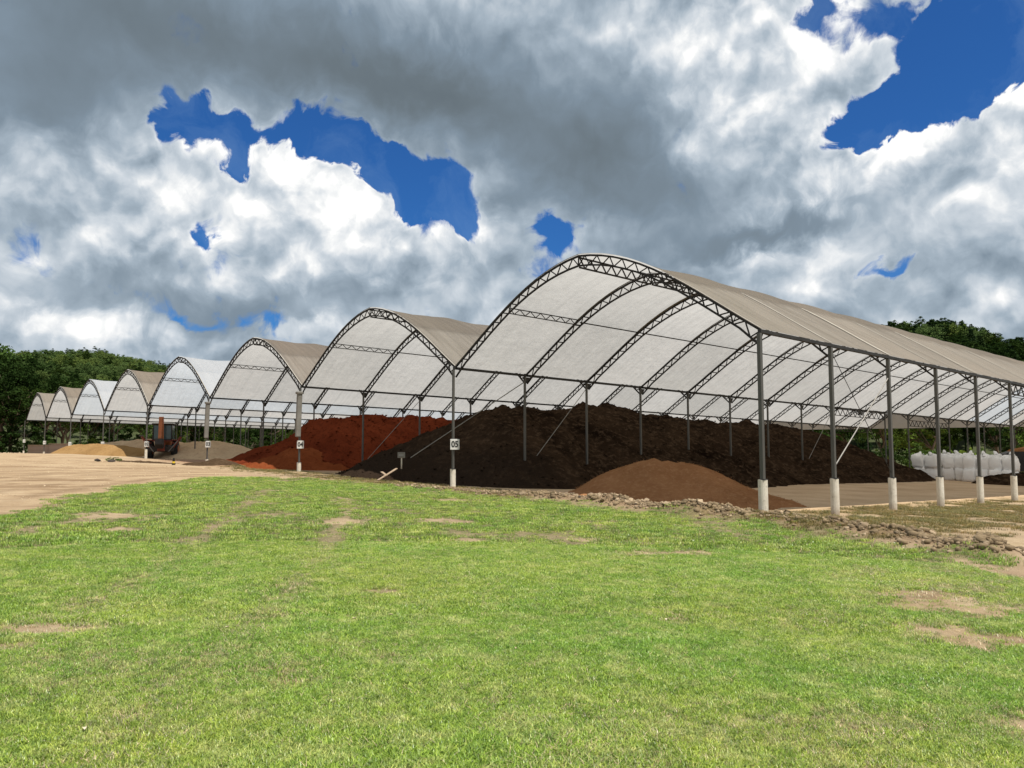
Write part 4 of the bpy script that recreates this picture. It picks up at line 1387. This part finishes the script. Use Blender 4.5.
# trees one can pick out on the right skyline
G4 = 'pines on the crest of the right hill'
for k, (px_, tz, key) in enumerate([(897, 8.3, 'big_dark'), (908, 9.2, 'pine'), (920, 10.2, 'tall_dark'), (931, 10, 'big_dark'), (942, 10.4, 'pine'), (954, 10.4, 'tall_dark'), (965, 10, 'big_dark'), (975, 10.6, 'pine'), (984, 10.8, 'pine'), (994, 9.6, 'pine'), (1003, 7.6, 'pine'), (888, 7.4, 'big_dark'), (937, 9, 'big_mid'), (960, 9, 'big_mid')]):
    a = 49.5 - 10 * px_uv(px_, 330)[0]
    p = right_at(np.array([a]), np.array([232.0 + (k % 3) * 4]))[0]
    plant(key, p[0], p[1], tz / {'big_dark': 15, 'pine': 16, 'tall_dark': 17, 'big_mid': 14}[key] * 1.02, 'dark pine standing on the crest of the right hill' if key == 'pine' else 'dark round tree standing on the crest of the right hill', G4 if key == 'pine' else 'round trees on the crest of the right hill', z=p[2])

# ------------------------------------------------------------------ white bulk bags
def bag_mesh(seed):
    r = random.Random(seed)
    bm = bmesh.new()
    bmesh.ops.create_cube(bm, size=1.0)
    bmesh.ops.subdivide_edges(bm, edges=bm.edges[:], cuts=4, use_grid_fill=True)
    for vv in bm.verts:
        x, y, z = vv.co
        bul = 0.10 * (1 - (2 * z) ** 2)
        l = 1 - 0.10 * max(0, abs(2 * x * 2 * y) - .35)
        vv.co.x = x * (0.94 + bul) * l; vv.co.y = y * (0.94 + bul) * l
        vv.co.z = (z + .5) * 1.0 + (0.09 * (1 - (2 * x) ** 2) * (1 - (2 * y) ** 2) if z > .45 else 0)
        vv.co += Vector((r.uniform(-.045, .045), r.uniform(-.045, .045), r.uniform(-.035, .035) + (r.uniform(-.02, .14) if z > .45 else 0)))
    shx, shy = r.uniform(-.12, .12), r.uniform(-.12, .12)
    for vv in bm.verts:
        vv.co.x += shx * vv.co.z; vv.co.y += shy * vv.co.z
        if vv.co.z > .8:
            vv.co.z += .10 * math.sin(vv.co.x * 7 + seed) * math.cos(vv.co.y * 6 + seed * 2)
    me = bpy.data.meshes.new('sack')
    bm.to_mesh(me); bm.free()
    me.polygons.foreach_set('use_smooth', np.ones(len(me.polygons), dtype=bool))
    me.materials.append(M['bag'])
    return me


bag_me = [bag_mesh(s) for s in range(4)]
spout_me = MB().tube([(0, 0, .98), (.04, 0, 1.14), (.14, .03, 1.30), (.26, .05, 1.34)], .20, 7, True, .09).mesh('spout', True)
loop_me = MB().tube([(-.4, 0, .93), (-.3, 0, 1.15), (-.1, 0, 1.22), (.1, 0, 1.15), (.2, 0, .97)], .025, 4).mesh('lifting_loop')
rb = random.Random(3)
COLN = ['leftmost', 'second', 'third', 'fourth', 'fifth', 'sixth', 'seventh', 'eighth']
for c in range(8):
    for lay in range(2):
        y = 16.1 - c * 1.03 + rb.uniform(-.04, .04); x = 51.2 + rb.uniform(-.12, .12) + (1.2 if c in (2, 3) else 0)
        z0 = float(gz(x, y))
        t = thing('bulk_bag', '%s white bulk bag of the %s layer in the front stack, counted from the left' % (COLN[c], 'top' if lay else 'bottom'), 'bag', (x, y, z0 + lay * 1.02), R(rb.uniform(-6, 6)), 'white bulk bags stacked under the shed')
        link('sack', bag_me[(c + lay * 3) % 4], None, t)
        if lay:
            s = link('spout', spout_me, M['bag'], t); s.rotation_euler = (0, 0, rb.uniform(0, 6.28))
            for q in (0, 1):
                l = link('lifting_loop', loop_me, M['strap'], t); l.location = (0, .34 if q else -.34, 0); l.rotation_euler = (0, 0, rb.uniform(-.3, .3))
for c in range(6):
    y = 14.9 - c * 1.05; x = 53.6 + rb.uniform(-.1, .1); z0 = float(gz(x, y))
    for lay in range(2):
        t = thing('bulk_bag', '%s white bulk bag of the %s layer in the rear row of the stack' % (COLN[c], 'top' if lay else 'bottom'), 'bag', (x, y, z0 + lay * 1.05 + (0.12 if lay else 0)), R(rb.uniform(-9, 9)), 'rear row of white bulk bags')
        link('sack', bag_me[(c + lay) % 4], None, t)
        if lay:
            s = link('spout', spout_me, M['bag'], t); s.rotation_euler = (0, 0, rb.uniform(0, 6.28)); s.scale = (1, 1, 1.05)

# ------------------------------------------------------------------ backhoe seen from its digging end
def wheel(parent, x, y, r, w):
    ty = link('wheel', MB().tube([(0, -w / 2, 0), (0, -w / 2 + .05, 0), (0, w / 2 - .05, 0), (0, w / 2, 0)], r, 20).mesh('wheel'), M['rubber'], parent)
    ty.location = (x, y, r)
    rim = MB().tube([(0, -w / 2 - .02, 0), (0, w / 2 + .02, 0)], r * .52, 12).build('rim', M['orange'], ty)
    lug = MB()
    for k in range(16):
        a = k * 2 * math.pi / 16
        lug.box((math.cos(a) * r, 0, math.sin(a) * r), (.07, w * .9, .05), Euler((0, -a, 0)))
    lug.build('tread', M['rubber'], ty, 'stuff')


bh = thing('backhoe', 'orange backhoe loader with its folded digging arm upright in front of the cab', 'digger', (0, 0, 0))
bh.location = (2.0, 67.4, float(gz(2.0, 67.4))); bh.scale = (1.2, 1.2, 1.2)
bh.rotation_euler = (0, 0, math.atan2(CAM.y - 64.2, CAM.x - 0.9) - R(8))       # +X of the model is the digging end
wheel(bh, .35, .95, .70, .45); wheel(bh, .35, -.95, .70, .45); wheel(bh, -2.3, .9, .5, .35); wheel(bh, -2.3, -.9, .5, .35)
MB().box((-.9, 0, .85), (3.4, .8, .45), bevel=.05).box((1.0, 0, .75), (.5, 1.9, .4), bevel=.04).build('chassis', M['darkiron'], bh)
MB().box((-2.1, 0, 1.35), (1.5, .8, .6), bevel=.08).build('bonnet', M['orange'], bh)
fd = MB().box((.35, .95, 1.48), (1.2, .5, .08), bevel=.03).box((.35, -.95, 1.48), (1.2, .5, .08), bevel=.03).box((.2, 0, 1.42), (1.3, 1.5, .1)).build('fender', M['redpaint'], bh)
cabf = MB()
for sx in (-.95, .78):
    for sy in (-.72, .72):
        cabf.tube([(sx, sy, 1.45), (sx * .93, sy * .93, 2.72)], .055, 6)
for sy in (-.72, .72):
    cabf.box((-.08, sy, 1.5), (1.7, .09, .12))
cabf.box((-.95, 0, 1.5), (.09, 1.36, .12)).box((.78, 0, 1.5), (.09, 1.36, .12))
cab = cabf.build('cab', M['darkiron'], bh)
MB().box((-.08, 0, 2.78), (1.95, 1.62, .12), bevel=.04).build('cab_roof', M['darkiron'], bh)
for nm, c, s in (('window', (.765, 0, 2.12), (.02, 1.28, 1.1)), ('window', (-.93, 0, 2.12), (.02, 1.28, 1.1)), ('window', (-.08, .70, 2.12), (1.55, .02, 1.1)), ('window', (-.08, -.70, 2.12), (1.55, .02, 1.1))):
    MB().box(c, s).build(nm, M['glass'], cab)
MB().box((1.32, 0, .95), (.25, .55, .75), bevel=.05).build('swing_post', M['redpaint'], bh)
boom = MB().poly([(0, -.16), (.5, -.2), (1.55, -.16), (2.3, -.1), (2.3, .1), (1.5, .22), (.5, .24), (0, .16)], .34, ((1.35, -.17, 1.05), (.10, 0, .995), (.995, 0, -.10), (0, 1, 0))).build('boom', M['orange'], bh)
MB().poly([(0, -.12), (1.9, -.09), (1.9, .09), (.3, .2), (0, .16)], .24, ((1.68, -.12, 3.22), (.26, 0, -.966), (.966, 0, .26), (0, 1, 0))).build('dipper_arm', M['orange'], bh)
MB().tube([(1.75, 0, 1.4), (1.85, 0, 2.6)], .07, 8).build('ram', M['chrome'], bh)
MB().poly([(0, 0), (.5, .1), (.62, -.35), (.35, -.7), (-.1, -.6), (-.05, -.2)], .6, ((1.95, -.3, 1.5), (1, 0, 0), (0, 0, 1), (0, 1, 0))).build('bucket', M['darkiron'], bh)
for sy in (-1, 1):
    st = MB().tube([(1.15, sy * .85, .85), (1.2, sy * 1.45, 1.75)], .10, 6).build('stabiliser', M['redpaint'], bh)
    MB().tube([(1.22, sy * .55, .55), (1.24, sy * 1.25, 1.45)], .05, 6).build('stabiliser_ram', M['chrome'], st)
    MB().box((1.2, sy * 1.5, 1.82), (.35, .3, .08)).build('foot', M['darkiron'], st)
    link('tail_lamp', MB().box((.98, sy * .85, 1.25), (.06, .16, .1)).mesh('tail_lamp'), M['redpaint'], bh)
MB().poly([(0, 0), (.75, -.15), (.9, .35), (.35, .75), (0, .7)], 2.3, ((-3.6, -1.15, .15), (-1, 0, 0), (0, 0, 1), (0, 1, 0))).build('loader_bucket', M['darkiron'], bh)
for sy in (-.6, .6):
    MB().tube([(-1.2, sy, 1.4), (-2.6, sy, 1.15), (-3.6, sy, .5)], .08, 6).build('loader_arm', M['redpaint'], bh)

# ------------------------------------------------------------------ dump truck at the right edge
tk = thing('dump_truck', 'dark dump truck with a brown tipping body at the right edge of the picture', 'truck', (0, 0, 0))
tk.location = (56.5, 7.6, float(gz(56.5, 7.6))); tk.rotation_euler = (0, 0, R(-62))
for x in (-2.6, -1.4, 1.9):
    for sy in (-1.0, 1.0):
        wheel(tk, x, sy, .5, .32)
MB().box((-.3, 0, .85), (6.4, .9, .25), bevel=.03).build('chassis', M['darkiron'], tk)
MB().poly([(-3.4, 1.05), (.9, 1.05), (1.0, 2.35), (1.3, 2.75), (-3.0, 2.75), (-3.6, 2.5)], 2.3, ((0, 1.15, 0), (1, 0, 0), (0, 0, 1), (0, -1, 0))).build('tipping_body', M['blackpaint'], tk)
MB().poly([(-3.3, 2.5), (1.1, 2.5), (.5, 2.95), (-1.2, 3.25), (-2.8, 2.9)], 2.0, ((0, 1.0, 0), (1, 0, 0), (0, 0, 1), (0, -1, 0))).build('soil_load', M['brown'], tk)
cb = MB().poly([(1.35, .8), (3.2, .8), (3.25, 1.7), (2.95, 2.6), (1.35, 2.7)], 2.2, ((0, 1.1, 0), (1, 0, 0), (0, 0, 1), (0, -1, 0))).build('cab', M['blackpaint'], tk)
MB().poly([(1.6, 1.75), (3.0, 1.75), (2.8, 2.45), (1.6, 2.5)], 2.24, ((0, 1.12, 0), (1, 0, 0), (0, 0, 1), (0, -1, 0))).build('side_window', M['glass'], cb)
MB().box((3.12, 0, 2.1), (.05, 1.9, .7), Euler((0, R(-18), 0))).build('windscreen', M['glass'], cb)
MB().box((3.35, 0, .75), (.2, 2.2, .3), bevel=.04).build('bumper', M['darkiron'], tk)

# ------------------------------------------------------------------ small things
bp = thing('marker_post', 'short black and yellow banded marker post on the dirt by the backhoe', 'bollard', (-3.75, 45.6, float(gz(-3.75, 45.6))))
for k in range(4):
    MB().tube([(0, 0, k * .125), (0, 0, (k + 1) * .125 - .002)], max(.03, .13 - k * .022), 10).build('band', M['blackpaint' if k != 1 else 'yellowpaint'], bp)

hs = thing('stake_sign', 'small grey board on a stake stuck in the black compost heap', 'sign', (0.35, 21.6, 1.05), R(-55))
MB().box((0, 0, .32), (.06, .05, .64)).build('stake', M['concrete'], hs)
MB().box((0, -.04, .72), (.42, .03, .30), bevel=.01).build('board', M['pvc'], hs)
MB().box((0, -.06, .72), (.28, .006, .05)).build('print', M['greyink'], hs)

for k, (x, y, rz, ry, ln, lab) in enumerate([(-0.75, 21.2, R(15), R(-22), 1.5, 'pale broken plank leaning up the foot of the black heap'), (-0.4, 22.1, R(70), R(-6), 1.3, 'pale plank lying flat across the leaning plank by the black heap')]):
    o = MB().box((0, 0, 0), (ln, .14, .05), bevel=.01).build('plank', M['wood'])
    o.location = (x, y, float(gz(x, y)) + (.38 if k == 0 else .35)); o.rotation_euler = (0, ry, rz)
    tag(o, lab, 'plank')

# low retaining wall of boards at the left
for k, (ya, yb, lab) in enumerate([(114.9, 131, 'low brown board wall between the two leftmost front posts'), (101.5, 114.6, 'low brown board wall left of the yellow sand')]):
    x = 0.45
    w = thing('board_wall', lab, 'wall', (x, ya, 0))
    nbd = 14
    for q in range(nbd):
        yy = (yb - ya) * (q + .5) / nbd
        zg = float(gz(x, ya + yy))
        o = link('board', MB().box((0, 0, .72), (.08, (yb - ya) / nbd - .03, 1.5 + rb.uniform(-.03, .03)), bevel=.012).mesh('board'), M['planks'], w)
        o.location = (rb.uniform(-.015, .015), yy, zg)
    MB().box((-.07, (yb - ya) / 2, float(gz(x, ya)) + 1.38), (.06, yb - ya, .1)).build('top_rail', M['wood'], w)
for k, (x, y, lab) in enumerate([(-6.9, 53.9, 'dark lump of wood on the road left of the other dark lump'), (-6.1, 52.9, 'dark lump on the road just left of the weed clump')]):
    o = link('dark_stone', rocks['stoned'][k], None); o.scale = (.5, .4, .45); o.location = (x, y, float(gz(x, y)) + .1)
    tag(o, lab, 'stone')
